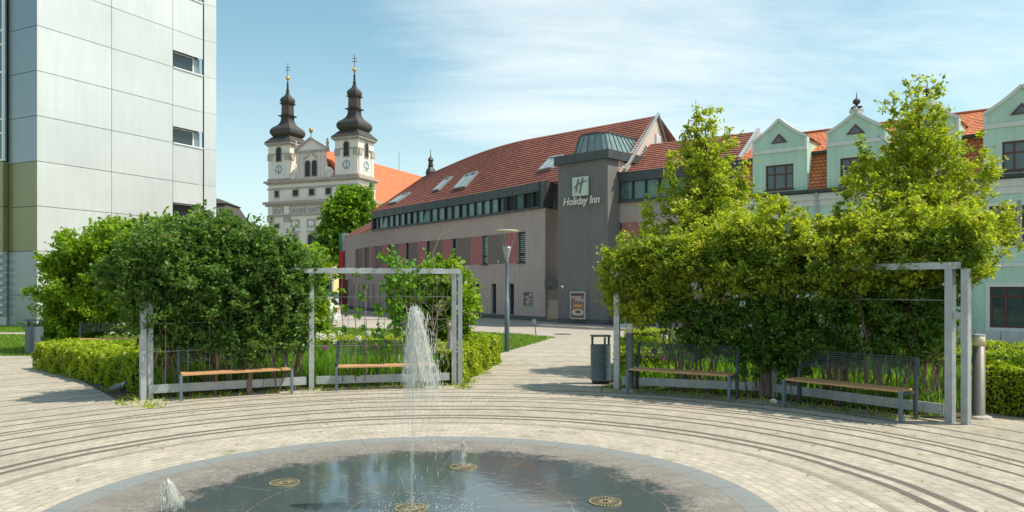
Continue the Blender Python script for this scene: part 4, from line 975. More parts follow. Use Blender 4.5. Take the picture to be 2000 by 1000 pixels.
for u in (2.6, 8.0, 12.6, 17.2, 22.6): cwin(u, 23.2, 24.6, 1.35 if 3 < u < 22 else 1.0, False)
cwin(2.6, 15.9, 16.7, 1.2, False)
for u in (7.9, 12.4, 17.1):
    cwin(u, 8.6, 14.2, 1.7, True, .3)
    a = MB(); cbox(a, u-1.3, u+1.3, -.4, 0, 14.7, 14.95); build('window_hood', a, stone_m, CH)
    a = MB(); cbox(a, u-1.2, u+1.2, -.12, 0, 15.7, 17.7); po = build('relief_panel', a, stone_m, CH); b = MB(); b.slab([CF.pt(u+.85*math.cos(k*.3927), .125, 16.7+.6*math.sin(k*.3927)) for k in range(16)], tuple(CF.n(u)*.05)+(0,)); build('oval', b, church_m, po)
a = MB(); a.slab([CF.pt(2.6+x, .05, z) for x, z in [(-.9, 9.2), (.9, 9.2)]+[(.9*math.cos(k*math.pi/8), 13+.9*math.sin(k*math.pi/8)) for k in range(9)]], tuple(CF.n(1)*.1)+(0,)); no = build('niche', a, M('niche_shade', (.40, .36, .30), .9, .15, .5), CH)
b = MB(); q = CF.pt(2.6, .35, 9.4); b.lathe(q, [(.3, 0), (.34, .6), (.26, 1.4), (.36, 2.0), (.3, 2.5), (.1, 2.7), (.17, 2.95), (.1, 3.2), (.01, 3.3)], 8); build('statue', b, church_m, no, True)
# towers
TWs = 6.3
def clock(parent, path, u, z, off):
    a = MB(); path.box(a, u-1.2, u+1.2, off+.02, off+.1, z-1.2, z+1.2); co = build('clock', a, M('clock_face', (.70, .74, .74), .7, .06, 1), parent)
    b = MB()
    def rb(ang, r0, r1, wd):
        p0, p1 = (u+r0*math.sin(ang), z+r0*math.cos(ang)), (u+r1*math.sin(ang), z+r1*math.cos(ang)); b.bar(path.pt(p0[0], off+.14, p0[1]), path.pt(p1[0], off+.14, p1[1]), wd, .05, tuple(path.n(u))+(0,))
    for k in range(12): rb(k*math.pi/6, .78, 1.1, .13 if k % 3 else .2)
    for k in range(12): rb(k*math.pi/6+.1, .78, 1.1, .05)
    n_ = 24; 
    for rr in (.68,):
        for k in range(n_): q0, q1 = 2*math.pi*k/n_, 2*math.pi*(k+1)/n_; b.bar(path.pt(u+rr*math.sin(q0), off+.13, z+rr*math.cos(q0)), path.pt(u+rr*math.sin(q1), off+.13, z+rr*math.cos(q1)), .04, .04)
    build('numeral', b, M('clock_marks', (.06, .08, .09), .6), co)
    c_ = MB(); b = c_; rb2 = []
    for ang, r1, wd in ((3.12, .9, .1), (.06, .55, .14)): b.bar(path.pt(u, off+.2, z), path.pt(u+r1*math.sin(ang), off+.2, z+r1*math.cos(ang)), wd, .04, tuple(path.n(u))+(0,))
    build('clock_hand', c_, M('clock_marks', (.06, .08, .09), .6), co)
def tower(u0, label):
    c = CO+chd*(u0+TWs/2)-chn*(TWs/2); FP = Path([tuple(CO+chd*u0), tuple(CO+chd*(u0+TWs))]); SP = Path([tuple(CO+chd*(u0+TWs)), tuple(CO+chd*(u0+TWs)-chn*TWs)])
    def sq(mb, h0, h1, z0, z1): 
        q = lambda h, z: [tuple(c+chd*a*h-chn*b*h)+(z,) for a, b in ((-1, -1), (1, -1), (1, 1), (-1, 1))]
        mb.hexa(q(h0, z0)+q(h1, z1))
    m_ = MB(); h = TWs/2; sq(m_, h, h, 26.9, 35.3); tb = build('tower', m_, church_m, CH); tb['label'] = label
    m_ = MB(); sq(m_, h+.15, h+.15, 26.9, 27.5); sq(m_, h+.3, h+.3, 35.3, 35.6); sq(m_, h+.6, h+.6, 35.6, 36.05)
    for path in (FP, SP):
        for a, b in ((.1, 2.1), (4.2, 6.2)): path.box(m_, a, b, 0, .25, 33.2, 33.45)
    build('tower_cornice', m_, stone_m, tb)
    pl_ = MB(); cpp = MB()
    for path in (FP, SP):
        for a in (.15, TWs-1.15): path.box(pl_, a, a+1., 0, .18, 27.5, 31.8); path.box(cpp, a-.15, a+1.15, 0, .35, 31.8, 33.1)
    build('pilaster', pl_, church_m, tb); build('pilaster_capital', cpp, stone_m, tb)
    for path in (FP, SP):
        cwin(TWs/2, 31.6, 34.9, 1.35, True, .22, P_=path, name='belfry_window', parent=tb); clock(tb, path, TWs/2, 29.5+.2, 0)
    # onion dome with four curved faces
    prof = [(3.9, 36.05), (3.72, 36.3), (3.1, 37.0), (2.6, 37.55), (2.38, 37.7), (2.6, 37.95), (2.88, 38.4), (2.95, 38.9), (2.85, 39.4), (2.5, 39.9), (1.95, 40.35), (1.5, 40.8), (1.22, 41.4), (1.1, 42.0), (1.1, 42.7)]
    m_ = MB()
    def ringmesh(pr):
        vs = []
        for r_, z in pr:
            for k in range(4):
                for e_ in (-.0,): pass
            for a, b in ((-1, -1), (0, -1.0), (1, -1), (1.0, 0), (1, 1), (0, 1.0), (-1, 1), (-1.0, 0)): vs.append(tuple(c+chd*a*r_-chn*b*r_)+(z,))
        n_ = 8; N = len(pr); m_.add(vs, [(i*n_+k, i*n_+(k+1) % n_, (i+1)*n_+(k+1) % n_, (i+1)*n_+k) for i in range(N-1) for k in range(n_)]+[tuple(range((N-1)*n_, N*n_))])
    ringmesh(prof); dm = build('onion_dome', m_, dome_m, tb)
    m_ = MB(); sq(m_, 1.5, 1.58, 42.7, 42.95); sq(m_, 1.05, 1.0, 42.95, 45.6); sq(m_, 1.25, 1.4, 45.6, 45.85); lo_ = build('lantern', m_, dome_m, dm)
    m_ = MB()
    for nn_, tt_ in ((chn, chd), (chd, -chn)):
        for o_ in (-.62, 0, .62): q = c+nn_*1.0+tt_*o_*.8; m_.bar((q.x, q.y, 43.3), (q.x, q.y, 45.2), .3, .3)
    build('louvre', m_, M('louvre_wood', (.16, .11, .09), .8, .2, 1), lo_)
    m_ = MB(); ringmesh([(1.05, 45.85), (1.2, 46.2), (1.27, 46.6), (1.12, 47.1), (.78, 47.5), (.45, 47.9), (.3, 48.4), (.22, 48.9), (.4, 49.0), (.2, 49.1), (.16, 50.6), (.28, 50.7), (.1, 50.8), (.08, 51.6)]); build('spire', m_, dome_m, dm)
    m_ = MB(); m_.lathe((c.x, c.y, 52.0), [(.02, -.5), (.3, -.4), (.5, 0), (.3, .4), (.02, .5)], 12); build('gold_ball', m_, gold_m, dm, True)
    m_ = MB(); m_.bar((c.x, c.y, 52.4), (c.x, c.y, 55.6), .12, .12)
    for z, l_ in ((54.6, .55), (53.9, .75)): a, b = c-chd*l_, c+chd*l_; m_.bar((a.x, a.y, z), (b.x, b.y, z), .12, .12)
    build('cross', m_, M('cross_iron', (.16, .12, .08), .5), dm)
tower(0.0, 'left clock tower'); tower(CW_-TWs+.0, 'right clock tower')
# central gable between towers
def cslab(name, pts, o0, th, mat, parent=CH): a = MB(); a.slab([CF.pt(u, o0, z) for u, z in pts], tuple(CF.n(1)*th)+(0,)); return build(name, a, mat, parent)
gx = 12.3
vol = [(gx-6, 26.9), (gx+6, 26.9), (gx+6, 28.4), (gx+5.3, 29.3), (gx+4.2, 29.7), (gx+3.9, 31.4), (gx+3.9, 33.1), (gx-3.9, 33.1), (gx-3.9, 31.4), (gx-4.2, 29.7), (gx-5.3, 29.3), (gx-6, 28.4)]
cg = cslab('centre_gable', vol, -.6, .5, church_m)
cslab('gable_cornice', [(gx-4.6, 33.1), (gx+4.6, 33.1), (gx+4.6, 33.6), (gx-4.6, 33.6)], -.8, 1.1, stone_m, cg)
cslab('pediment', [(gx-4.2, 33.6), (gx+4.2, 33.6), (gx, 36.1)], -.6, .6, church_m, cg)
a = MB(); a.bar(CF.pt(gx-4.6, .1, 33.7), CF.pt(gx, .1, 36.45), .5, .4); a.bar(CF.pt(gx, .1, 36.45), CF.pt(gx+4.6, .1, 33.7), .5, .4); build('pediment_rim', a, stone_m, cg)
a = MB()
for s_ in (-1, 1):
    for o_ in (2.3, 3.5): CF.box(a, gx+s_*o_-.3, gx+s_*o_+.3, -.1, .15, 26.9, 33.1)
    for k in range(16):
        an = 2*math.pi*k/16; an2 = 2*math.pi*(k+1)/16; a.bar(CF.pt(gx+s_*5.1+.85*math.cos(an), .0, 27.9+.85*math.sin(an)), CF.pt(gx+s_*5.1+.85*math.cos(an2), .0, 27.9+.85*math.sin(an2)), .3, .15)
build('gable_ornament', a, M('church_plaster_b', (.62, .57, .52), .9, .12, .5), cg)
for s_ in (-1, 1): cwin(gx+s_*.95, 27.6, 31.2, 1.3, True, .18, v=-.1, parent=cg)
a = MB(); a.bar(CF.pt(gx-1.9, .2, 31.7), CF.pt(gx-.4, .2, 32.7), .3, .2); a.bar(CF.pt(gx+1.9, .2, 31.7), CF.pt(gx+.4, .2, 32.7), .3, .2); build('broken_pediment', a, stone_m, cg)
a = MB(); q = CF.pt(gx, 0, 36.6); a.lathe(q, [(.1, 0), (.08, .9), (.35, 1.1), (.5, 1.6), (.35, 2.1), (.05, 2.3)], 10); build('gold_finial', a, M('gold_old', (.42, .27, .08), .5, metal=.4), cg, True)
a = MB(); q = CF.pt(gx+4.4, -.2, 33.7); a.lathe(q, [(.5, 0), (.4, .4), (.25, .8), (.4, 1.4), (.2, 1.8), (.25, 2.1), (.05, 2.5)], 8); build('statue', a, stone_m, cg); a = MB(); q = CF.pt(gx-4.4, -.2, 33.7); a.lathe(q, [(.5, 0), (.4, .4), (.25, .8), (.4, 1.4), (.2, 1.8), (.25, 2.1), (.05, 2.5)], 8); build('statue', a, stone_m, cg)
# nave roof
def rp(u, v, z): q = CO+chd*u-chn*v; return (q.x, q.y, z)
m_ = MB(); r0, r1, ue = 3, 56, 1.0
m_.quad(rp(CW_-ue, r0, 20.6), rp(CW_-ue, r1+2, 20.6), rp(12.6, r1-4, 34.5), rp(12.6, r0, 34.5), [(0, 0), (54, 0), (50, 18), (0, 18)])
m_.quad(rp(ue, r1+2, 20.6), rp(ue, r0, 20.6), rp(12.6, r0, 34.5), rp(12.6, r1-4, 34.5), [(0, 0), (54, 0), (50, 18), (0, 18)])
m_.add([rp(CW_-ue, r1+2, 20.6), rp(ue, r1+2, 20.6), rp(12.6, r1-4, 34.5)], [(0, 1, 2)]); m_.add([rp(ue, r0, 20.6), rp(CW_-ue, r0, 20.6), rp(12.6, r0, 34.5)], [(0, 1, 2)])
build('nave_roof', m_, roof_church, CH)
m_ = MB(); q = rp(12.6, 39, 0); m_.bar((q[0], q[1], 34), (q[0], q[1], 39.5), .15, .15); build('lightning_rod', m_, galv, CH)
ST = thing('ridge_turret', 'small dark onion turret above the hotel roof beside the nave', 'turret', (-24.9, 232, 0))
m_ = MB(); m_.lathe((-24.9, 232, 0), [(1.1, 0), (1.1, 31), (1.2, 31.2)], 8); build('shaft', m_, church_m, ST)
m_ = MB(); m_.lathe((-24.9, 232, 0), [(1.0, 34.6), (1.2, 35.6), (1.5, 36.4), (1.6, 37.1), (1.25, 37.9), (.8, 38.5), (.72, 38.9), (1.05, 39.1), (.68, 39.3), (.68, 40.5), (1., 40.7), (.8, 41.1), (.4, 41.6), (.12, 42.2), (.06, 44.2)], 8); build('dome', m_, dome_m, ST); m_ = MB(); m_.lathe((-24.9, 232, 31.2), [(1.0, 0), (1.0, 3.4)], 8); build('drum', m_, stone_m, ST)

# ================================================================ BACKGROUND HOUSES
def house(label, name, px0, px1, yb, yt, Y, wallc, roofc, depth=14, windows=0, mans=False):
    x0, x1 = P(px0, 0, Y)[0], P(px1, 0, Y)[0]; ze, zt_ = P(0, yb, Y)[2], P(0, yt, Y)[2]; cxm = (x0+x1)/2
    o = thing(name, label, 'house', (cxm, Y, 0)); m_ = MB(); m_.box(x0, x1, Y, Y+depth, 0, ze); build('wall', m_, wallc, o)
    m_ = MB(); h = zt_-ze; e_ = .5
    if mans: prof = [(e_, 0), (0, .05), (-.9, .38), (-1.6, .75), (-1.4, .78), (-(x1-x0)*.42, 1.)]
    else: prof = [(e_, 0), (-(min(x1-x0, depth))*.49, 1.)]
    N = len(prof); vs = []
    for d_, u in prof:
        for a, b in ((x0-d_, Y-d_), (x1+d_, Y-d_), (x1+d_, Y+depth+d_), (x0-d_, Y+depth+d_)): vs.append((a, b, ze+h*u))
    m_.add(vs, [(0, 3, 2, 1)]+[(i*4+k, i*4+(k+1) % 4, (i+1)*4+(k+1) % 4, (i+1)*4+k) for i in range(N-1) for k in range(4)]+[tuple(range((N-1)*4, N*4))])
    build('roof', m_, roofc, o)
    if windows:
        for r_ in range(2):
            for k in range(windows):
                xx = x0+(x1-x0)*(k+.5)/windows; zz_ = ze*(.22+.45*r_); f = MB(); f.box(xx-.7, xx+.7, Y-.12, Y+.02, zz_, zz_+2.1); fo = build('window', f, trim_m, o); g = MB(); g.box(xx-.5, xx+.5, Y-.14, Y-.121, zz_+.15, zz_+1.95); build('pane', g, glass_dark, fo)
    return o
house('cream house with dark mansard roof beside the office block', 'mansard_house', 330, 456, 440, 381, 88, M('plaster_cream', (.62, .54, .40), .9, .08, .5), M('slate_brown', (.055, .046, .043), .9, .2, .6), 8, 4, True)
house('low house with plain orange roof left of the church', 'orange_roof_house', 400, 470, 462, 428, 120, M('plaster_cream', (.62, .54, .40), .9), roof_orange, 18, 0)
house('long yellow house at the end of the street', 'yellow_house', 440, 652, 508, 482, 92, M('plaster_yellow', (.62, .47, .22), .9, .08, .5), M('tile_plain', (.30, .115, .082), .8), 6, 9)
house('white house in the distance behind the parked cars', 'white_house', 300, 455, 500, 470, 96, M('plaster_white', (.66, .64, .60), .9, .08, .5), roof_orange, 12, 6)

# ================================================================ TREES FAR
def far_tree(label, px, pytop, pybot, Y, rpx, n, mat=LG['chest'], size=.32):
    k = Y/F; x = (px-1000)*k; zt_ = EYE-(pytop-HZ)*k; zb = EYE-(pybot-HZ)*k; zc = (zt_+zb)/2; rz_ = (zt_-zb)/2; rx = rpx*k
    bl_ = [(x, Y, zc, rx*.85, rx*.85, rz_*.9), (x-.45*rx, Y-.2*rx, zc-.25*rz_, rx*.6, rx*.6, rz_*.55), (x+.45*rx, Y+.1*rx, zc-.2*rz_, rx*.6, rx*.6, rz_*.6), (x+.1*rx, Y, zc+.45*rz_, rx*.5, rx*.5, rz_*.5), (x-.3*rx, Y-.3*rx, zc+.3*rz_, rx*.45, rx*.45, rz_*.4)]
    return plant('broadleaf_tree', label, 'tree', (x, Y), bl_, mat, n, 42, rx*.17, size, 24, .22, (x, Y, max(1.2, zb*.9)), shell=.55, elong=1.3, over=1.05)
far_tree('big round green tree in front of the church', 688, 358, 540, 76, 62, 620)
far_tree('green tree behind the left shrubs', 520, 500, 600, 60, 45, 200)
far_tree('dark tree beside the distant white house', 410, 500, 600, 58, 50, 200)

# ================================================================ PERGOLAS
def post(mb, x, y, z1=2.3, w_=.1, ang=0):
    a = Vector((math.cos(ang), math.sin(ang))); b = Vector((-a.y, a.x)); c = Vector((x, y)); h = w_/2
    q = [c-a*h-b*h, c+a*h-b*h, c+a*h+b*h, c-a*h+b*h]; mb.hexa([(*p_, 0) for p_ in q]+[(*p_, z1) for p_ in q])
def pergola(label, segs, z_top, wd, wires=True):
    """segs: list of (x,y,paired)"""
    c = segs[len(segs)//2]; o = thing('pergola', label, 'pergola', (c[0], c[1], 0))
    for i, (x, y, pr_) in enumerate(segs):
        rad = Vector((x-FC[0], y-FC[1])).normalized(); tg = Vector((rad.y, -rad.x)); ang = math.atan2(tg.y, tg.x)
        m_ = MB(); post(m_, x, y, z_top-.1, wd, ang); build('post', m_, galv, o)
        if pr_:
            m_ = MB(); x2, y2 = x+tg.x*pr_+rad.x*.03, y+tg.y*pr_+rad.y*.03; post(m_, x2, y2, z_top-.1, wd*.9, ang); build('post', m_, galv, o)
            m_ = MB(); m_.bar((x, y, 1.58), (x2, y2, 1.58), wd*.6, .1); build('link_plate', m_, galv, o)
    bm_ = MB(); rl_ = MB(); wr = MB()
    for (a, b) in zip(segs, segs[1:]):
        A = Vector((a[0], a[1])); B = Vector((b[0], b[1])); d = (B-A).normalized(); ex = .12
        bm_.bar((*(A-d*ex), z_top-.05), (*(B+d*ex), z_top-.05), .13, .1)
        L = (B-A).length; n_ = int(L/.33)
        for k in range(1, n_):
            q = A+d*L*k/n_; bm_.bar((q.x-d.x*.12, q.y-d.y*.12, z_top+.004), (q.x+d.x*.12, q.y+d.y*.12, z_top+.004), .02, .012)
            if wires: wr.bar((q.x, q.y, .2), (q.x, q.y, z_top-.08), .008, .008)
        for z in ((.85, 1.35, 1.8) if wires else (1.8,)): wr.bar((*A, z), (*B, z), .009, .009)
        rd = Vector((-d.y, d.x))*.02; rl_.bar((*(A+d*.1), .19), (*(B-d*.1), .19), .05, .15)
    build('top_beam', bm_, galv, o); build('bottom_rail', rl_, galv, o); build('climbing_wire', wr, M('wire_steel', (.25, .25, .25), .5), o); return o
pL = [G(279, 782), G(608, 762), G(887, 753)]; pR = [G(1205, 762), G(1500, 776), G(1856, 826)]
pergola('left galvanised steel pergola, half overgrown and half open', [(*pL[0], .125), (*pL[1], 0), (*pL[2], .12)], 2.36, .095)
pergola('right galvanised steel pergola buried in climbing shrubs', [(*pR[0], 0), (*pR[1], .12), (*pR[2], .21)], 2.36, .108, False)

# ================================================================ BENCHES
def make_bench(name, label):
    L = 1.95; o = thing(name, label, 'bench')
    m_ = MB()
    for k in range(4):
        y0 = .03+k*.107; m_.box(0.045, L-.045, y0, y0+.092, .435, .465)
    build('seat', m_, wood_m, o, local=True)
    for x in (.0, L-.05):
        a = MB(); a.box(x, x+.045, 0, .05, 0, .455); build('leg', a, steel_blue, o, local=True)
        a = MB(); a.hexa([(x, .47, 0), (x+.05, .47, 0), (x+.05, .53, 0), (x, .53, 0), (x, .455, .45), (x+.05, .455, .45), (x+.05, .51, .45), (x, .51, .45)])
        a.hexa([(x, .455, .45), (x+.05, .455, .45), (x+.05, .51, .45), (x, .51, .45), (x, .56, .92), (x+.05, .56, .92), (x+.05, .60, .92), (x, .60, .92)]); build('leg', a, steel_dark, o, local=True)
        a = MB(); a.box(x+.002, x+.043, .05, .46, .385, .43); build('side_bracket', a, steel_dark, o, local=True)
    a = MB()
    for k in range(9): z = .64+k*.034; y = .455+(z-.45)*.225+.02; a.tube([(.0, y, z), (L, y, z)], .0058, 6)
    for x in (.5, L-.5): a.bar((x, .52, .64), (x, .58, .915), .014, .014)
    build('backrest', a, M('rod_steel', (.075, .095, .115), .45), o, local=True); return o
b0_ = make_bench('park_bench', 'x')
BG = 'steel and wood park benches around the plaza'
def place_bench(i, p0, p1, label):
    o = b0_ if i == 0 else copytree(b0_); o.location = (p0[0], p0[1], .01); o.rotation_euler = (0, 0, math.atan2(p1[1]-p0[1], p1[0]-p0[0])); o['label'] = label; o['group'] = BG
place_bench(0, G(351, 785), G(572, 770), 'bench in front of the dark shrub, leftmost of the four facing benches')
place_bench(1, G(655, 765), G(847, 760), 'bench behind the tall water jet under the open pergola bay')
place_bench(2, G(1222, 770), G(1427, 787), 'shaded bench beside the round bollard at the right pergola start')
place_bench(3, G(1527, 795), G(1765, 828), 'rightmost bench under the overgrown right pergola')
place_bench(4, (-12.6, 22.0), (-10.8, 22.9), 'far bench on the lawn behind the left box hedge')
place_bench(5, (-3.6, 22.3), (-1.7, 22.1), 'far bench half hidden behind the middle shrub and hedge')
place_bench(6, (4.7, 20.9), (6.5, 20.0), 'far bench behind the flower bed seen through the right pergola')

# ================================================================ BINS, BOLLARDS, LAMP, SIGN
def litter_bin(label, x, y, h, wd, rz):
    o = thing('litter_bin', label, 'litter bin', (x, y, .01), rz, 'perforated steel litter bins')
    m_ = MB(); n_ = 20; hw, hd = wd/2, wd*.36
    def ring(z, s_=1.): return [(math.copysign(abs(math.cos(a))**.6, math.cos(a))*hw*s_, math.copysign(abs(math.sin(a))**.6, math.sin(a))*hd*s_, z) for a in [2*math.pi*k/n_ for k in range(n_)]]
    vs = ring(.07)+ring(h*.8); m_.add(vs+ring(h*.8, .93)+ring(h*.7, .93), [(i*n_+k, i*n_+(k+1) % n_, (i+1)*n_+(k+1) % n_, (i+1)*n_+k) for i in range(3) for k in range(n_)]+[tuple(range(n_))[::-1], tuple(range(3*n_, 4*n_))])
    bo = build('body', m_, bin_m, o, local=True)
    d = MB()
    for r_ in range(9):
        for c in range(-3, 4):
            xx = c*.075+(.037 if r_ % 2 else 0); zz_ = .15+r_*.07
            if abs(xx) < hw*.72: d.box(xx-.008, xx+.008, -hd*1.012, -hd*.98, zz_, zz_+.016)
    build('perforation', d, black_m, bo, local=True)
    m_ = MB(); 
    for s_ in (-1, 1): m_.box(s_*hw*.86-.02, s_*hw*.86+.02, -.02, .02, h*.75, h-.03)
    m_.box(.04, .075, -hd-.02, -hd+.03, .05, h-.04); build('upright', m_, steel_dark, o, local=True)
    m_ = MB(); m_.box(-hw*.95, hw*.95, -hd*.8, hd*.8, h-.035, h); build('lid', m_, steel_dark, o, local=True)
    m_ = MB(); m_.box(-hw*.8, hw*.8, -hd*.7, hd*.7, 0, .07); build('base', m_, black_m, o, local=True); return o
litter_bin('litter bin on the path beside the right hedge and pergola post', *G(1173, 750), 1.0, .4, .1)
litter_bin('litter bin at the edge of the lawn left of the box hedge', *G(67, 693), 1.03, .46, -.15)
litter_bin('small litter bin standing before the far hedge near the hotel entrance', *G(1262, 674), .78, .42, .2)
def bollard(label, x, y, h, r_):
    o = thing('light_bollard', label, 'bollard', (x, y, 0), 0, 'round bollard lights'); m_ = MB(); m_.lathe((0, 0, 0), [(r_*1.15, 0), (r_*1.15, .02), (r_, .03), (r_, h*.86)], 20); build('pole', m_, M('bollard_grey', (.15, .14, .13), .5, .12, 6, metal=.3), o, True, True)
    m_ = MB(); m_.lathe((0, 0, h*.86), [(r_*.97, 0), (r_*.97, h*.12)], 20); build('light_ring', m_, M('bollard_lens', (.5, .44, .28), .4), o, True, True)
    m_ = MB(); m_.lathe((0, 0, h*.98), [(r_, 0), (r_, h*.02), (.01, h*.025)], 20); build('cap', m_, galv, o, False, True)
    m_ = MB(); m_.lathe((0, 0, 0), [(r_*2.2, 0), (r_*2, .04), (r_*1.3, .06)], 14); build('footing', m_, kerb_m, o, False, True); return o
bollard('round grey bollard light at the corner of the right hedge', *G(1912, 818), 1.28, .085)
bollard('round grey bollard light at the start of the right pergola by the path', *G(1230, 765), 1.3, .075)
bollard('slim bollard light behind the end posts of the left pergola', *G(880, 747), 1.28, .07)
lx, ly = G(990, 687)
SL = thing('street_lamp', 'tall blue grey lamp post with flat disc reflector on the lawn', 'street lamp', (lx, ly, 0))
m_ = MB(); m_.lathe((0, 0, 0), [(.075, 0), (.075, 1.6), (.055, 1.62), (.05, 2.75), (.06, 2.8)], 14); build('pole', m_, steel_blue, SL, True, True)
m_ = MB(); m_.lathe((0, 0, 2.8), [(.055, 0), (.065, .12), (.13, .38), (.13, .42), (.05, .44)], 14); build('lamp_head', m_, galv, SL, True, True)
m_ = MB(); m_.lathe((0, 0, 3.68), [(.05, 0), (.36, .015), (.375, .035), (.30, .06), (.02, .07)], 28); build('reflector', m_, M('reflector_cream', (.50, .47, .36), .5, .05), SL, True, True)
m_ = MB(); [m_.bar((.11*math.cos(a), .11*math.sin(a), 3.1), (.27*math.cos(a), .27*math.sin(a), 3.69), .012, .012) for a in (.2, 2.3, 4.4)]; build('strut', m_, galv, SL, False, True)
sx_, sy_ = G(1046, 655)
o = thing('plant_sign', 'tiny leaning post with two pale plates at the lawn edge', 'sign', (sx_, sy_, 0)); m_ = MB(); m_.bar((.02, 0, 0), (-.06, 0, .68), .03, .03); build('post', m_, M('rust_dark', (.06, .03, .025), .7), o, False, True)
m_ = MB(); m_.box(-.12, -.065, -.02, .0, .47, .67); m_.box(-.045, .01, -.02, 0, .47, .67); build('plate', m_, M('plate_pale', (.30, .42, .33), .6), o, False, True)
eg = thing('entrance_kiosk', 'pale blue grey intercom cabinet with screen in front of the dark entrance', 'cabinet', G(1222, 645)+(0,)); x, y = G(1222, 645)
m_ = MB(); m_.box(x-.28, x+.02, y, y+.3, 0, 1.2); build('cabinet', m_, M('cabinet_paint', (.22, .34, .38), .5), eg); m_ = MB(); m_.box(x+.1, x+.45, y, y+.12, .8, 1.3); m_.box(x+.24, x+.3, y+.02, y+.1, 0, .8); build('screen_box', m_, galv, eg)

# ================================================================ CARS
def car(label, x, y, rz, paint, L=4.1, H=1.5):
    o = thing('parked_car', label, 'car', (x, y, 0), rz, 'cars parked along the street')
    st = [(-L/2, .62, .62, .55), (-L/2+.08, .78, .86, .86), (-L/2+.5, .84, .93, 1.0), (-L*.16, .86, .97, 1.0+.0), (0, .87, .98, 1.), (L*.25, .87, .98, 1.), (L*.40, .86, .97, 1.), (L/2-.12, .83, .93, .96), (L/2, .7, .8, .8)]
    roofz = {0: .62, 1: .78, 2: .9, 3: 1.0, 4: H-.03, 5: H, 6: H-.04, 7: 1.05, 8: .85}
    shx = {4: .2, 5: 0, 6: 0}
    vs = []; n_ = 9
    for i, (xx, w0, sh, _) in enumerate(st):
        rz_ = roofz[i]; shz = min(.92, rz_-.02); rw = w0*.74 if rz_ > 1.2 else w0*.9
        half = [(w0*.92, .24), (w0, .5), (w0*.985, shz-.12 if shz > .6 else shz-.05), (w0*.95, shz), (rw, rz_-.05), (rw*.6, rz_)]
        ring = [(xx, a, b) for a, b in half]+[(xx, -a, b) for a, b in half[::-1]]; n_ = len(ring); vs += ring
    N = len(st); m_ = MB(); m_.add(vs, [(i*n_+k, i*n_+(k+1) % n_, (i+1)*n_+(k+1) % n_, (i+1)*n_+k) for i in range(N-1) for k in range(n_)]+[tuple(range(n_))[::-1], tuple(range((N-1)*n_, N*n_))])
    bo = build('body', m_, paint, o, False, True)
    gm_ = M('car_glass', (.012, .016, .018), .05, .1, 1, spec=.9)
    for s_ in (-1, 1):
        g = MB()
        def sp(i, lo): xx, w0, _, _ = st[i]; rz_ = roofz[i]; rw = w0*.74 if rz_ > 1.2 else w0*.9; return (xx, s_*(w0*.95+.012), .945) if lo else (xx, s_*(rw+.015), rz_-.08)
        g.quad(sp(3, 1), sp(4, 1), sp(4, 0), (st[3][0]+.1, s_*(st[3][1]*.93), 1.0)); g.quad(sp(4, 1), sp(5, 1), sp(5, 0), sp(4, 0)); g.quad(sp(5, 1), sp(6, 1), sp(6, 0), sp(5, 0)); build('side_window', g, gm_, bo, False, True)
    g = MB(); g.quad((st[3][0]+.03, -.7, 1.02), (st[3][0]+.03, .7, 1.02), (st[4][0]-.02, .58, H-.05), (st[4][0]-.02, -.58, H-.05)); build('windscreen', g, gm_, bo, False, True)
    g = MB(); g.quad((st[7][0]+.015, -.68, 1.08), (st[7][0]+.015, .68, 1.08), (st[6][0]+.05, .56, H-.08), (st[6][0]+.05, -.56, H-.08)); build('rear_window', g, gm_, bo, False, True)
    for s_ in (-1, 1):
        g = MB(); g.box(L/2-.1, L/2+.015, s_*.76-.1, s_*.76+.1, .72, .95); build('tail_light', g, M('tail_red', (.45, .01, .01), .25), bo, False, True)
        g = MB(); g.box(-L/2-.01, -L/2+.2, s_*.62-.14, s_*.62+.14, .6, .74); build('headlight', g, M('lamp_glass', (.6, .62, .62), .1), bo, False, True)
    for xx in (-L*.31, L*.30):
        for s_ in (-1, 1):
            w_ = MB(); q = [(math.cos(2*math.pi*k/20), math.sin(2*math.pi*k/20)) for k in range(20)]
            def ri(r_, yy): return [(xx+a*r_, yy, .32+b*r_) for a, b in q]
            y0, y1 = s_*.68, s_*.885; w_.add(ri(.31, y0)+ri(.33, y0+s_*.03)+ri(.33, y1-s_*.03)+ri(.3, y1)+ri(.2, y1), [(i*20+k, i*20+(k+1) % 20, (i+1)*20+(k+1) % 20, (i+1)*20+k) for i in range(4) for k in range(20)]); wo_ = build('wheel', w_, M('tyre', (.02, .02, .02), .8), o, False, True)
            w_ = MB(); w_.add(ri(.2, y1-s_*.01)+ri(.05, y1+s_*.008), [(k, (k+1) % 20, 20+(k+1) % 20, 20+k) for k in range(20)]+[tuple(range(20, 40))])
            build('rim', w_, M('rim_grey', (.25, .25, .26), .35, metal=.6), wo_, False, True)
    g = MB(); g.box(L/2-.02, L/2+.012, -.26, .26, .5, .61); build('number_plate', g, white_m, bo, False, True)
    return o
wx = (657-1000)*38.6/F
car('white hatchback parked in the street, its tail showing past the shrub', wx-2.0, 38.9, R(4), M('paint_white', (.78, .79, .79), .3, .02, 1, coat=.6))
car('silver car parked far down the street near the red gate', -16.6, 68, R(80), M('paint_silver', (.45, .47, .48), .3, .02, 1, coat=.6, metal=.3))
car('blue car parked behind the dark left shrub', -15.6, 42.5, R(6), M('paint_blue', (.04, .14, .30), .3, .02, 1, coat=.6))
car('dark grey car parked in front of the yellow house', -21.5, 72, R(95), M('paint_grey', (.06, .065, .07), .3, .02, 1, coat=.6))

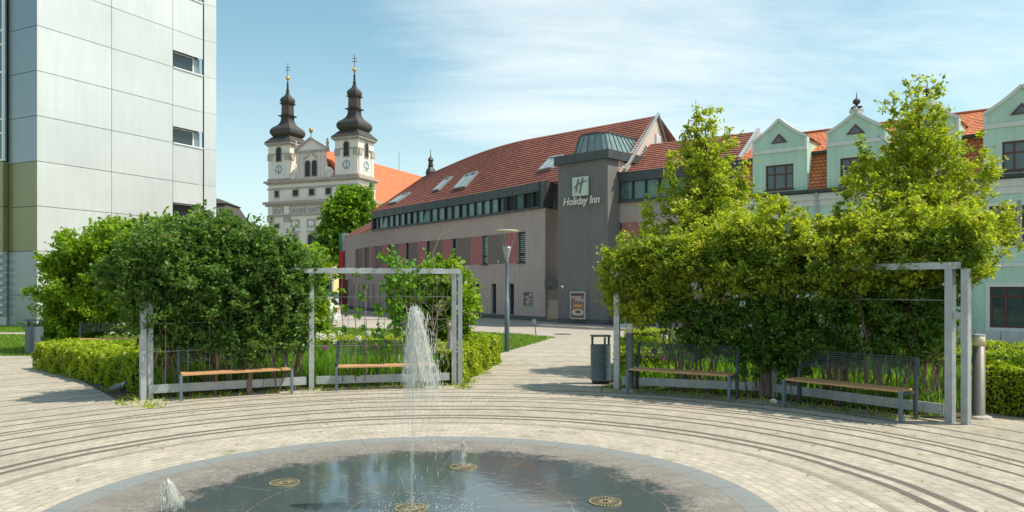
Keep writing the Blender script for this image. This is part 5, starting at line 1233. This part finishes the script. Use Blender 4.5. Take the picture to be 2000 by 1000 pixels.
# ================================================================ BEDS, HEDGES
def arc(t0, t1, r0, r1, n=14): return [(FC[0]+(r0+(r1-r0)*i/n)*math.cos(R(t0+(t1-t0)*i/n)), FC[1]+(r0+(r1-r0)*i/n)*math.sin(R(t0+(t1-t0)*i/n))) for i in range(n+1)]
sheet('flower_bed_left', arc(133, 90, 8.62, 8.62)+arc(90, 131, 14, 15.4), .014, soil_m).name = 'flower_bed'
sheet('flower_bed', arc(72, 30, 8.62, 8.62)+arc(36, 72, 14.2, 13.9), .014, soil_m)
def hedge(label, pts, wd, h, dens=1900):
    path = Path(pts, 5) if len(pts) > 2 else Path(pts); L = path.L; c = path.raw(L/2)
    o = thing('box_hedge', label, 'hedge', (c.x, c.y, 0), 0, 'clipped box hedges round the flower beds'); hw = wd/2
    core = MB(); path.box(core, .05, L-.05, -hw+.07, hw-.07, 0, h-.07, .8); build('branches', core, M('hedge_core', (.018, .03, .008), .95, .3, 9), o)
    area = L*(wd+2*h)+2*wd*h; n_ = int(area*dens); per = wd+2*h; q = rng.random(n_)*per; s_ = rng.random(n_)*L
    ends = rng.random(n_) < (2*wd*h/area); lump = lambda s, t_: .035*np.sin(s*5.1+t_*4)+.03*np.sin(s*11.3-t_*9)+.02*np.sin(s*23+t_*17)
    off = np.where(q < h, hw, np.where(q > h+wd, -hw, hw-(q-h))); z = np.where(q < h, q, np.where(q > h+wd, per-q, h))
    j = lump(s_, q)+rng.normal(size=n_)*.018
    off = off+np.sign(off)*np.where((q < h) | (q > h+wd), j, 0); z = z+np.where((q >= h) & (q <= h+wd), j, 0)
    off = np.where(ends, (rng.random(n_)-.5)*wd, off); z = np.where(ends, rng.random(n_)*h, z); s_ = np.where(ends, np.where(rng.random(n_) < .5, 0, L)+rng.normal(size=n_)*.03, s_)
    base = np.array([path.raw(float(v))[:] for v in s_]); nr = np.array([path.n(float(v))[:] for v in np.clip(s_, 0, L)])
    C = np.column_stack([base+nr*off[:, None], np.maximum(z, .01)])
    leafmesh('leaves', C, .042, LG['hedge'], o, .25, 1.3, (c.x, c.y, 0)); return o
hedge('long front box hedge running left from the left pergola', [(-6.75, 14.55), (-11.25, 18.75)], .95, .63)
hedge('low back hedge behind the left flower bed', arc(131, 90.5, 15.3, 13.9, 5), .8, .6, 1300)
hedge('block shaped hedge right of the left pergola along the path', [(-1.55, 15.65), (-.78, 20.0)], .95, .7)
hedge('hedge beside the path litter bin at the right bed', [(2.65, 15.7), (3.2, 19.6)], .9, .66)
hedge('back hedge behind the right flower bed', arc(71, 36, 14.1, 14.5, 5), .8, .6, 1300)
hedge('tall near hedge at the right edge beside the bollard', [(7.65, 11.75), (11.2, 13.85)], .95, .76)
hedge('distant hedge before the hotel entrance', [(3.9, 25.6), (8.4, 23.6)], .8, .55, 900)
hedge('distant hedge before the green house', [(9.6, 21.4), (13.3, 19.2)], .8, .52, 900)

def blades(name, poly_pts, hmin, hmax, wdt, mat, lean=.25):
    P0 = np.asarray(poly_pts); n = len(P0); h = rng.uniform(hmin, hmax, n); a = rng.random(n)*6.283; l = rng.normal(size=(n, 2))*lean
    wv_ = np.column_stack([np.cos(a), np.sin(a), np.zeros(n)])*wdt*rng.uniform(.6, 1.3, (n, 1))
    b = np.column_stack([P0, np.full(n, .01)]); mid = b+np.column_stack([l[:, 0]*h*.35, l[:, 1]*h*.35, h*.62]); tip = b+np.column_stack([l[:, 0]*h, l[:, 1]*h, h])
    V = np.stack([b-wv_/2, b+wv_/2, mid+wv_*.45, tip, mid-wv_*.45], 1).reshape(-1, 3).astype(np.float32)
    me = bpy.data.meshes.new(name); me.vertices.add(5*n); me.vertices.foreach_set('co', V.ravel()); me.loops.add(5*n); me.loops.foreach_set('vertex_index', np.arange(5*n, dtype=np.int32))
    me.polygons.add(n); me.polygons.foreach_set('loop_start', np.arange(0, 5*n, 5, dtype=np.int32)); me.polygons.foreach_set('loop_total', np.full(n, 5, np.int32)); me.update(calc_edges=True); me.validate()
    return tag(link(name, me, mat), kind='stuff')
def polar(n, t0, t1, r0, r1, clump=.0):
    t_ = np.radians(rng.uniform(min(t0, t1), max(t0, t1), n)); r_ = np.sqrt(rng.uniform(r0*r0, r1*r1, n)); p = np.column_stack([FC[0]+r_*np.cos(t_), FC[1]+r_*np.sin(t_)])
    if clump: k = np.sin(p[:, 0]*3.1+1)*np.sin(p[:, 1]*2.7)+rng.normal(size=n)*.5; p = p[k > -clump]
    return p
tag(blades('bed_plants', polar(15000, 129, 91, 8.8, 13.2, .6), .26, .70, .022, LG['blade']), 'tall strappy green leaves filling the left flower bed', 'plants')
tag(blades('bed_plants', polar(15000, 70, 33, 8.8, 13.4, .6), .2, .52, .024, LG['blade']), 'lush green leaves filling the right flower bed', 'plants')
lw = []
def inside(p, poly):
    x, y = p[:, 0], p[:, 1]; c = np.zeros(len(p), bool)
    for (x1, y1), (x2, y2) in zip(poly, poly[1:]+poly[:1]): c ^= ((y1 > y) != (y2 > y)) & (x < (x2-x1)*(y-y1)/(y2-y1+1e-12)+x1)
    return c
lawnpoly = [(-26, 21.85), (-.55, 21.85), (-.23, 23.1), (1.0, 27.2), (1.68, 29.6), (.3, 31.8), (-2.3, 33.6), (-9, 37), (-14, 38.2), (-30, 40)]
pp = np.column_stack([rng.uniform(-28, 1.8, 150000), rng.uniform(21.8, 39, 150000)]); pp = pp[inside(pp, lawnpoly)]; pp = pp[~((pp[:, 0] < -13) & (pp[:, 1] > 31.2) & (pp[:, 1] < 33.1))]
tag(blades('lawn_grass', pp, .03, .085, .02, LG['lawn'], .5), 'short mown grass of the lawn behind the beds', 'grass')
wd_ = [polar(420, 134, 90, 8.05, 8.6), polar(420, 72, 33, 8.0, 8.6)]
for k, (px, py) in enumerate(((215, 757), (258, 772), (330, 742), (300, 790), (250, 745), (920, 742), (940, 725), (905, 752))): x, y = G(px, py+6); wd_.append(np.column_stack([x+rng.normal(size=40)*.1, y+rng.normal(size=40)*.08]))
tag(blades('weeds', np.vstack(wd_), .03, .10, .02, LG['hedge'], .7), 'small weeds along the foot of the pergola rails', 'weeds')

# alliums
al_p = M('allium_purple', (.30, .05, .30), .7, .2, 20); al_w = M('allium_white', (.75, .74, .62), .7, .1, 20)
def make_allium(mat, label, cat_):
    o = thing('allium', label, 'flower'); m_ = MB(); m_.tube([(0, 0, 0), (.01, 0, .3), (0, .01, .6)], .006, 5); build('stem', m_, LG['blade'], o, False, True)
    C = rdir(110)*rng.uniform(.035, .055, (110, 1))+np.array([0, 0, .63]); leafmesh('flower_head', C, .02, mat, o, 0., 1.2); return o
alp = make_allium(al_p, 'round purple allium flower standing in a flower bed', 'flower'); alw = make_allium(al_w, 'round white allium flower standing in a flower bed', 'flower')
def allium(src, px, py, first, Y=None):
    Y = Y or 15.8+rng.random()*3; x, _, z = P(px, py, Y); o = src if first else copytree(src); s_ = max(.75, min(1.5, z/.63)); o.location = (x, Y, max(0, z-.63*s_)*0+.0); o.scale = (s_, s_, s_)
    o['group'] = 'purple alliums in the flower beds' if src is alp else 'white alliums in the flower beds'
for i, (px, py) in enumerate([(635, 679), (547, 676), (494, 683), (585, 683), (733, 676), (691, 691), (600, 690), (1278, 685), (1296, 700), (1340, 684), (1680, 703), (1742, 699), (1768, 712), (1808, 722), (1826, 721), (1745, 715), (1865, 722)]): allium(alp, px, py, i == 0, 14.2+1.2*rng.random() if px > 1200 else None)
for i, (px, py) in enumerate([(631, 650), (719, 652), (616, 659), (649, 657), (665, 651), (738, 648), (624, 655), (700, 662), (655, 668), (1298, 647), (1309, 646), (1331, 658), (1342, 648), (1349, 651), (1318, 662), (1680, 675), (1690, 690), (1810, 712), (1345, 655)]): allium(alw, px, py, i == 0)

# ================================================================ SHRUBS AND TREES
D = LG
plant('climbing_shrub', 'large dark green shrub overgrowing the left pergola bay', 'shrub', (-5.2, 14.2),
      [blob(px, py, Y, rx, rz_, ry) for px, py, Y, rx, rz_, ry in ((262, 540, 13.45, 48, 50, .55), (330, 490, 13.8, 68, 50, .8), (400, 455, 14.3, 55, 42, .7), (455, 480, 14.4, 60, 50, .75), (520, 500, 14.5, 55, 45, .7), (565, 525, 14.7, 42, 45, .6), (585, 575, 14.8, 30, 45, .5),
       (300, 600, 13.7, 55, 45, .5), (370, 590, 14.0, 70, 60, .6), (450, 590, 14.2, 75, 60, .65), (530, 600, 14.5, 60, 55, .55), (330, 645, 13.9, 55, 42, .4), (400, 665, 14.1, 60, 36, .4), (470, 660, 14.2, 60, 38, .4), (545, 645, 14.5, 50, 42, .4), (235, 535, 13.5, 28, 32, .4), (330, 530, 13.45, 45, 28, .25), (400, 535, 13.7, 45, 28, .25), (470, 532, 13.95, 45, 28, .25), (535, 530, 14.2, 35, 26, .25), (395, 540, 14.1, 80, 60, .8))],
      D['dark'], 2350, 40, .12, .045, 0, .05, group=None, tm=vinebark, elong=1.8, shell=.3, trunk_name='stems', over=1.28, shoots=520)
plant('broadleaf_shrub', 'bright green leafy bush against the pale office block', 'shrub', (-13.4, 23.6),
      [blob(px, py, 23.6, rx, rz_, 1.1) for px, py, rx, rz_ in ((150, 565, 50, 50), (215, 510, 60, 50), (120, 620, 38, 34), (275, 465, 55, 38), (190, 610, 65, 45), (125, 515, 26, 28), (290, 560, 70, 80), (355, 470, 45, 45), (170, 480, 35, 28), (110, 570, 26, 22), (230, 455, 30, 24), (140, 645, 45, 20))],
      D['bright'], 1250, 42, .2, .075, 14, .05, tm=bark, shell=.3, trunk_name='stems', over=1.2, shoots=260)
plant('broadleaf_shrub', 'yellow green bush between the dark shrub and the open pergola bay', 'shrub', (-5.0, 18.2),
      [blob(600, 515, 18.2, 38, 35, .7), blob(590, 570, 18.2, 48, 45, .8), blob(600, 620, 18.2, 42, 40, .7), blob(560, 560, 18.4, 45, 60, .8)],
      D['bright'], 420, 44, .15, .068, 24, .045, tm=bark, trunk_name='stems')
plant('broadleaf_shrub', 'bushy green shrub behind the right end of the left pergola', 'shrub', (-2.2, 18.0),
      [blob(865, 545, 18, 48, 38, .7), blob(895, 590, 18, 42, 42, .7), blob(830, 600, 18.2, 50, 50, .8), blob(870, 630, 18, 48, 30, .6), blob(790, 580, 18.3, 35, 50, .6)],
      D['bright'], 520, 44, .14, .065, 26, .045, tm=bark, trunk_name='stems')
# grapevine on the open bay, with single leaves on the wires
vi = thing('grapevine', 'young climbing vine with large leaves on the open pergola bay', 'vine', (-2.3, 15.2, 0))
vine_pts = []; ms = MB()
Pv = lambda px, py: Vector(P(px, py, 14.65+(px-608)/(887-608)*.75-.05))
for px in (668, 694, 714, 740, 770, 792, 812, 846):
    py0 = 535; b = Vector((*G(px, 752)[:2], 0)); pts = [Pv(px+2*math.sin(k*1.3+px), 745-(745-py0)*k/9) for k in range(10)]
    ms.tube(pts, [.012-.0008*k for k in range(10)], 5, False)
for px, py, s_ in ((668, 568, 9), (672, 604, 11), (706, 578, 11), (700, 609, 12), (708, 640, 8), (665, 540, 7), (694, 538, 8), (738, 610, 12), (742, 645, 12), (736, 600, 9), (668, 643, 6), (675, 643, 5), (712, 560, 5), (737, 664, 14), (655, 541, 6), (720, 541, 7)):
    q = np.array(Pv(px, py)); vine_pts.append(q+rng.normal(size=(int(s_*1.4), 3))*s_*.0042)
for px, py, r_, n_ in ((775, 520, 26, 70), (760, 505, 14, 30), (790, 540, 24, 60), (765, 560, 22, 60), (775, 600, 24, 70), (790, 625, 20, 60), (768, 640, 14, 40), (815, 560, 30, 70), (745, 500, 8, 12), (830, 518, 22, 30), (800, 660, 12, 30), (755, 680, 10, 24), (698, 732, 5, 14), (850, 700, 8, 16)):
    q = np.array(Pv(px, py)); vine_pts.append(q+rng.normal(size=(n_, 3))*np.array([r_*.0052, .09, r_*.0052]))
leafmesh('leaves', np.vstack(vine_pts), .085, D['vine'], vi, .1, 1.15, (-2.3, 15.2, 0))
build('stems', ms, vinebark, vi); dv = MB()
for k in range(26):
    px, py = 800+rng.random()*75, 520+rng.random()*110; pts = []
    for i in range(7): pts.append(Pv(px, py)+Vector((0, .1, 0))); px += rng.normal()*11; py += rng.normal()*12+5
    dv.tube(pts, .006, 4, False)
dv.tube([Pv(858, 600), Pv(846, 650), Pv(872, 690), Pv(876, 715), Pv(862, 738), Pv(840, 745)], .009, 5, False); build('dry_stems', dv, paleb, vi)
# right pergola mass: line from (2.03,14.65) to (6.45,11.17)
def yline(px): return 14.75-(px-1205)/(1856-1205)*3.3
bl_ = []
for px, py, rx, rz_ in ((1225, 540, 40, 42), (1265, 510, 50, 40), (1330, 520, 60, 55), (1400, 530, 65, 60), (1470, 540, 65, 65), (1540, 540, 65, 65), (1610, 545, 65, 60), (1690, 530, 70, 55), (1760, 520, 70, 55), (1830, 505, 65, 50), (1872, 540, 42, 40), (1290, 575, 55, 40), (1215, 570, 25, 25), (1880, 490, 36, 42)):
    bl_.append(blob(px, py-14, yline(px)+.15, rx*.95, rz_*.78, .55))
bm2 = [blob(px, py-28, yline(px)+.2, rx*.9, rz_*.55, .6) for px, py, rx, rz_ in ((1240, 540, 38, 32), (1290, 515, 45, 32), (1350, 515, 45, 50), (1420, 480, 55, 60), (1470, 485, 45, 45), (1512, 450, 22, 58), (1545, 490, 35, 35), (1590, 510, 55, 40), (1650, 525, 50, 35), (1720, 490, 50, 50), (1790, 470, 55, 60), (1855, 470, 50, 60), (1890, 490, 30, 50), (1885, 555, 28, 32))]
for _ in range(46):                                     # ragged sprays along the top and the left end
    px = 1195+rng.random()**1.2*730; py = 470+38*rng.random()-(25 if px > 1380 else -30*(1380-px)/180)+rng.normal()*10; r_ = 10+18*rng.random(); bm2.append(blob(px, py, yline(px)+.5*rng.random(), r_, r_*1.5, .2))
for px, py in ((1195, 545), (1200, 575), (1215, 600), (1235, 590), (1260, 610), (1245, 560), (1290, 600), (1310, 570)): bm2.append(blob(px, py, yline(px)+.1, 22, 26, .3))
for px in range(1225, 1830, 32): low_y = 540+rng.normal()*8; bm2.append(blob(px, low_y, yline(px)-.05, 24, 24+8*rng.random(), .18))
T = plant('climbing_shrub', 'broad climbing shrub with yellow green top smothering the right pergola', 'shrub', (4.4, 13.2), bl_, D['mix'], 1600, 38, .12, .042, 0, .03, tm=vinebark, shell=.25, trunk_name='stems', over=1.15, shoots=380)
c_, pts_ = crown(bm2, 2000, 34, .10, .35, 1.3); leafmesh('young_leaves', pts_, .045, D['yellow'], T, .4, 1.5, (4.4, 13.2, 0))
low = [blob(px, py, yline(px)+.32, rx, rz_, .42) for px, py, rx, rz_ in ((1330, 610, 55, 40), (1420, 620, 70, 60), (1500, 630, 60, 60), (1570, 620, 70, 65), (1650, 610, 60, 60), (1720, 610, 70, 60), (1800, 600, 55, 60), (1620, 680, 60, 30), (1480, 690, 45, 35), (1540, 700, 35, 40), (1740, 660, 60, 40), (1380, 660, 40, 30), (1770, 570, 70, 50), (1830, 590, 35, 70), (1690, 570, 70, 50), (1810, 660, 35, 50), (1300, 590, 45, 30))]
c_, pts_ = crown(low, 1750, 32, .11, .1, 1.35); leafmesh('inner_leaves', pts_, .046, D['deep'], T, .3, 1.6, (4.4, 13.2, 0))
vs_ = MB()
for k in range(150):
    px = 1290+rng.random()*560; Y_ = yline(px)+.2+.5*rng.random(); x = (px-1000)*Y_/F; pts = []; h = 1.3+rng.random()*1.1; ph = rng.random(4)*6.28; a1, a2 = rng.normal(size=2)*.16
    for i in range(9): u = i/8; pts.append((x+a1*u+.07*math.sin(ph[0]+u*5)+.03*math.sin(ph[2]+u*13), Y_+a2*u+.07*math.sin(ph[1]+u*6), h*u))
    r_ = .006+.016*rng.random()**3; vs_.tube(pts, [r_*(1.2-.7*i/8) for i in range(9)], 5, False)
for px, nn_ in ((1490, 5), (1548, 3), (1640, 3), (1330, 2), (1730, 2), (1790, 2)):
    for _ in range(nn_):
        Y_ = yline(px)+.3; x = (px-1000)*Y_/F+rng.normal()*.08; a1 = rng.normal()*.25; vs_.tube([(x, Y_, 0), (x+a1*.2, Y_+.04, .6), (x+a1*.6, Y_, 1.3), (x+a1, Y_+.05, 2.2)], [.035, .028, .022, .015], 6, False)
build('climbing_stems', vs_, vinebark, T)
# stems of the left shrub
sh = MB()
for k in range(60):
    px = 300+rng.random()*290; Y_ = 13.5+(px-300)/300*1.0+rng.random()*.5; x = (px-1000)*Y_/F; pts = []; h = 1.2+rng.random(); ph = rng.random(4)*6.28
    for i in range(7): u = i/6; pts.append((x+.09*math.sin(ph[0]+u*5), Y_+.08*math.sin(ph[1]+u*6), h*u))
    sh.tube(pts, .005+.014*rng.random()**2, 5, False)
sh.tube([(-4.9, 14.1, 0), (-4.86, 14.1, .5), (-4.95, 14.15, 1.1)], [.05, .04, .035], 8); sh.tube([(-5.45, 13.9, 0), (-5.4, 13.9, .6), (-5.5, 14, 1.2)], [.03, .025, .02], 8)
build('climbing_stems', sh, vinebark, [o for o in bpy.data.objects if o.get('label') == 'large dark green shrub overgrowing the left pergola bay'][0])
# pyramidal trees
def pyramid(label, x, Y, top, zb, rmax, n, mat, seed, full=1., pw=.85):
    rf = lambda u: rmax*min(1, (1-u)*full)**pw
    bl_ = []; N = 13; zt_ = top
    for i in range(N):
        u = i/(N-1); z = zb+(zt_-zb)*u*.97; r_ = rf(u)+.06
        a = i*2.4+seed; k = 2 if u < .75 else 1
        for j in range(k): aa = a+j*3.1; bl_.append((x+math.cos(aa)*r_*.42*(k > 1), Y+math.sin(aa)*r_*.42*(k > 1), z, r_*.66, r_*.66, (zt_-zb)/N*1.0))
    # reaching shoots
    for k in range(26):
        u = rng.random()**.8*.9; aa = rng.random()*6.28; z = zb+(zt_-zb)*u; r_ = rf(u); bl_.append((x+math.cos(aa)*r_*.98, Y+math.sin(aa)*r_*.98, z+.25, .14, .14, .45))
    T = plant('pyramidal_tree', label, 'tree', (x, Y), bl_, mat, int(n*1.35), 30, .115, .052, 20, .10, (x, Y, zb+.4), tm=bark, shell=.3, over=1.15, elong=1.35, group=None)
    m_ = MB(); m_.tube([(x, Y, zb), (x+.04, Y, (zb+zt_)/2), (x, Y, zt_-.2)], [.08, .045, .008], 7)
    for k in range(44):
        u = rng.random()*.72; z = zb+(zt_-zb)*u; r_ = (rf(u)+.05); aa = rng.random()*6.28; e = Vector((x+math.cos(aa)*r_*.8, Y+math.sin(aa)*r_*.8, z+r_*.45)); s_ = Vector((x, Y, z)); m_.tube([s_, s_.lerp(e, .5)+Vector((0, 0, -.05)), e], [.022*(1-u)+.006, .012, .004], 5, False)
    build('limbs', m_, bark, T); return T
pyramid('conical yellow green tree nearer the hotel sign', (1378-1000)*17.5/F, 17.5, P(0, 222, 17.5)[2], 2.5, 1.72, 1050, D['yellow'], 1)
pyramid('conical yellow green tree in front of the green house', (1793-1000)*16.2/F, 16.2, P(0, 160, 16.2)[2], 2.5, 1.72, 1320, D['yellow'], 4, 1.28, .8)
# branch tips entering at the right edge
plant('broadleaf_tree', 'tree mostly outside the right edge, only a branch tip in view', 'tree', (9.9, 12.6), [(9.9, 12.6, 3.6, 1., .9, .9), (8.78, 12.6, 3.15, .22, .3, .22), (9.8, 12.5, 2.8, .7, .7, .6)], D['bright'], 160, 40, .14, .07, 16, .07, (9.9, 12.6, 2.2), tm=bark)

# ================================================================ PIGEON AND SMALL THINGS
def pigeon():
    px_, py_ = G(231, 768); o = thing('pigeon', 'grey wood pigeon standing in the shade of the front hedge', 'bird', (px_, py_, .01), R(12))
    sec = [(-.21, .078, .012, .006), (-.15, .088, .022, .012), (-.10, .10, .042, .030), (-.05, .112, .058, .048), (0, .12, .062, .056), (.05, .13, .056, .055), (.085, .15, .042, .046), (.105, .172, .029, .033), (.122, .19, .025, .026), (.142, .195, .021, .021), (.158, .19, .010, .010)]
    m_ = MB(); n_ = 12; vs = []
    for x, z, ry, rz_ in sec:
        for k in range(n_): a = 2*math.pi*k/n_; vs.append((x, ry*math.cos(a), z+rz_*math.sin(a)))
    m_.add(vs, [(i*n_+k, i*n_+(k+1) % n_, (i+1)*n_+(k+1) % n_, (i+1)*n_+k) for i in range(len(sec)-1) for k in range(n_)]+[tuple(range(n_))[::-1], tuple(range((len(sec)-1)*n_, len(sec)*n_))])
    m = bpy.data.materials.new('pigeon_feathers'); m.use_nodes = True; t = NT(m.node_tree); tc = t.add('ShaderNodeTexCoord'); s_ = t.add('ShaderNodeSeparateXYZ', i_0=(tc, 'Object'))
    c = t.mix(t.m('GREATER_THAN', (s_, 0), .10), t.mix(t.m('LESS_THAN', (s_, 0), -.14), (.24, .235, .25), (.06, .06, .07)), (.12, .19, .22))
    c = t.mix(t.m('LESS_THAN', t.m('ABSOLUTE', t.m('SUBTRACT', (s_, 0), .088)), .012), c, (.6, .6, .62)); b = t.add('ShaderNodeBsdfPrincipled', i_Base_Color=c, i_Roughness=.7); t.add('ShaderNodeOutputMaterial', i_0=b)
    build('body', m_, m, o, True, True)
    for s in (-1, 1):
        w_ = MB(); out = [(.05, .15), (.06, .12), (.02, .09), (-.08, .082), (-.17, .08), (-.14, .1), (-.05, .14), (.0, .158)]
        w_.slab([(x, s*(.058 if x > -.1 else .03), z) for x, z in out], (0, s*.006, 0)); build('wing', w_, M('wing_grey', (.20, .195, .21), .7, .2, 30), o, False, True)
        l_ = MB(); l_.tube([(.01, s*.022, .07), (.015, s*.022, .004)], .005, 5); [l_.tube([(.015, s*.022, .005), (.015+dx, s*.022+dy, .003)], .003, 4) for dx, dy in ((.03, .008), (.03, -.008), (.032, 0), (-.015, 0))]; build('leg', l_, M('leg_pink', (.35, .1, .09), .6), o, False, True)
    b = MB(); b.lathe((0, 0, 0), [(.006, 0), (.001, .022)], 6); bk = MB(); bk.add([(.155+z, y*.9, .188+x-.25*z) for x, y, z in b.v], b.f); build('beak', bk, M('beak_orange', (.5, .2, .08), .5), o, False, True)
pigeon()
x, y = G(1099, 653); mh = MB(); mh.lathe((x, y, .0), [(.36, 0), (.36, .014), (.3, .016), (.01, .016)], 20); tag(build('manhole_cover', mh, M('cast_iron', (.07, .06, .055), .7, .2, 10)), 'round dark iron manhole cover where the paved path meets the street', 'manhole cover')
x, y = G(1514, 790); o = thing('paper_cup', 'crumpled white paper cup lying by the middle post of the right pergola', 'litter', (x, y, .01)); m_ = MB(); m_.add([(a[0], a[2]*.9, a[1]+.04) for a in [(.035*math.cos(k*.628)*(1+.1*math.sin(k*3)), .035*math.sin(k*.628), 0) for k in range(10)]+[(.05*math.cos(k*.628), .042*math.sin(k*.628), .11) for k in range(10)]], [(k, (k+1) % 10, 10+(k+1) % 10, 10+k) for k in range(10)]+[tuple(range(10))]); build('cup', m_, white_m, o, False, True)
# fallen leaves
fl = np.column_stack([rng.uniform(-6, 6, 130), rng.uniform(4.5, 14, 130), np.full(130, .018)]); fl = fl[np.hypot(fl[:, 0]-FC[0], fl[:, 1]-FC[1]) > 3.4]
tag(leafmesh('fallen_leaves', fl, .03, leafmat('dry_leaves', (.30, .14, .04), (.35, .28, .06), .2), None, 3., 1.5), 'scattered dry leaves lying on the paving', 'leaves', kind='stuff')
for _o in [o for o in bpy.data.objects if o.name.endswith('_left')]: _o.name = _o.name[:-5]
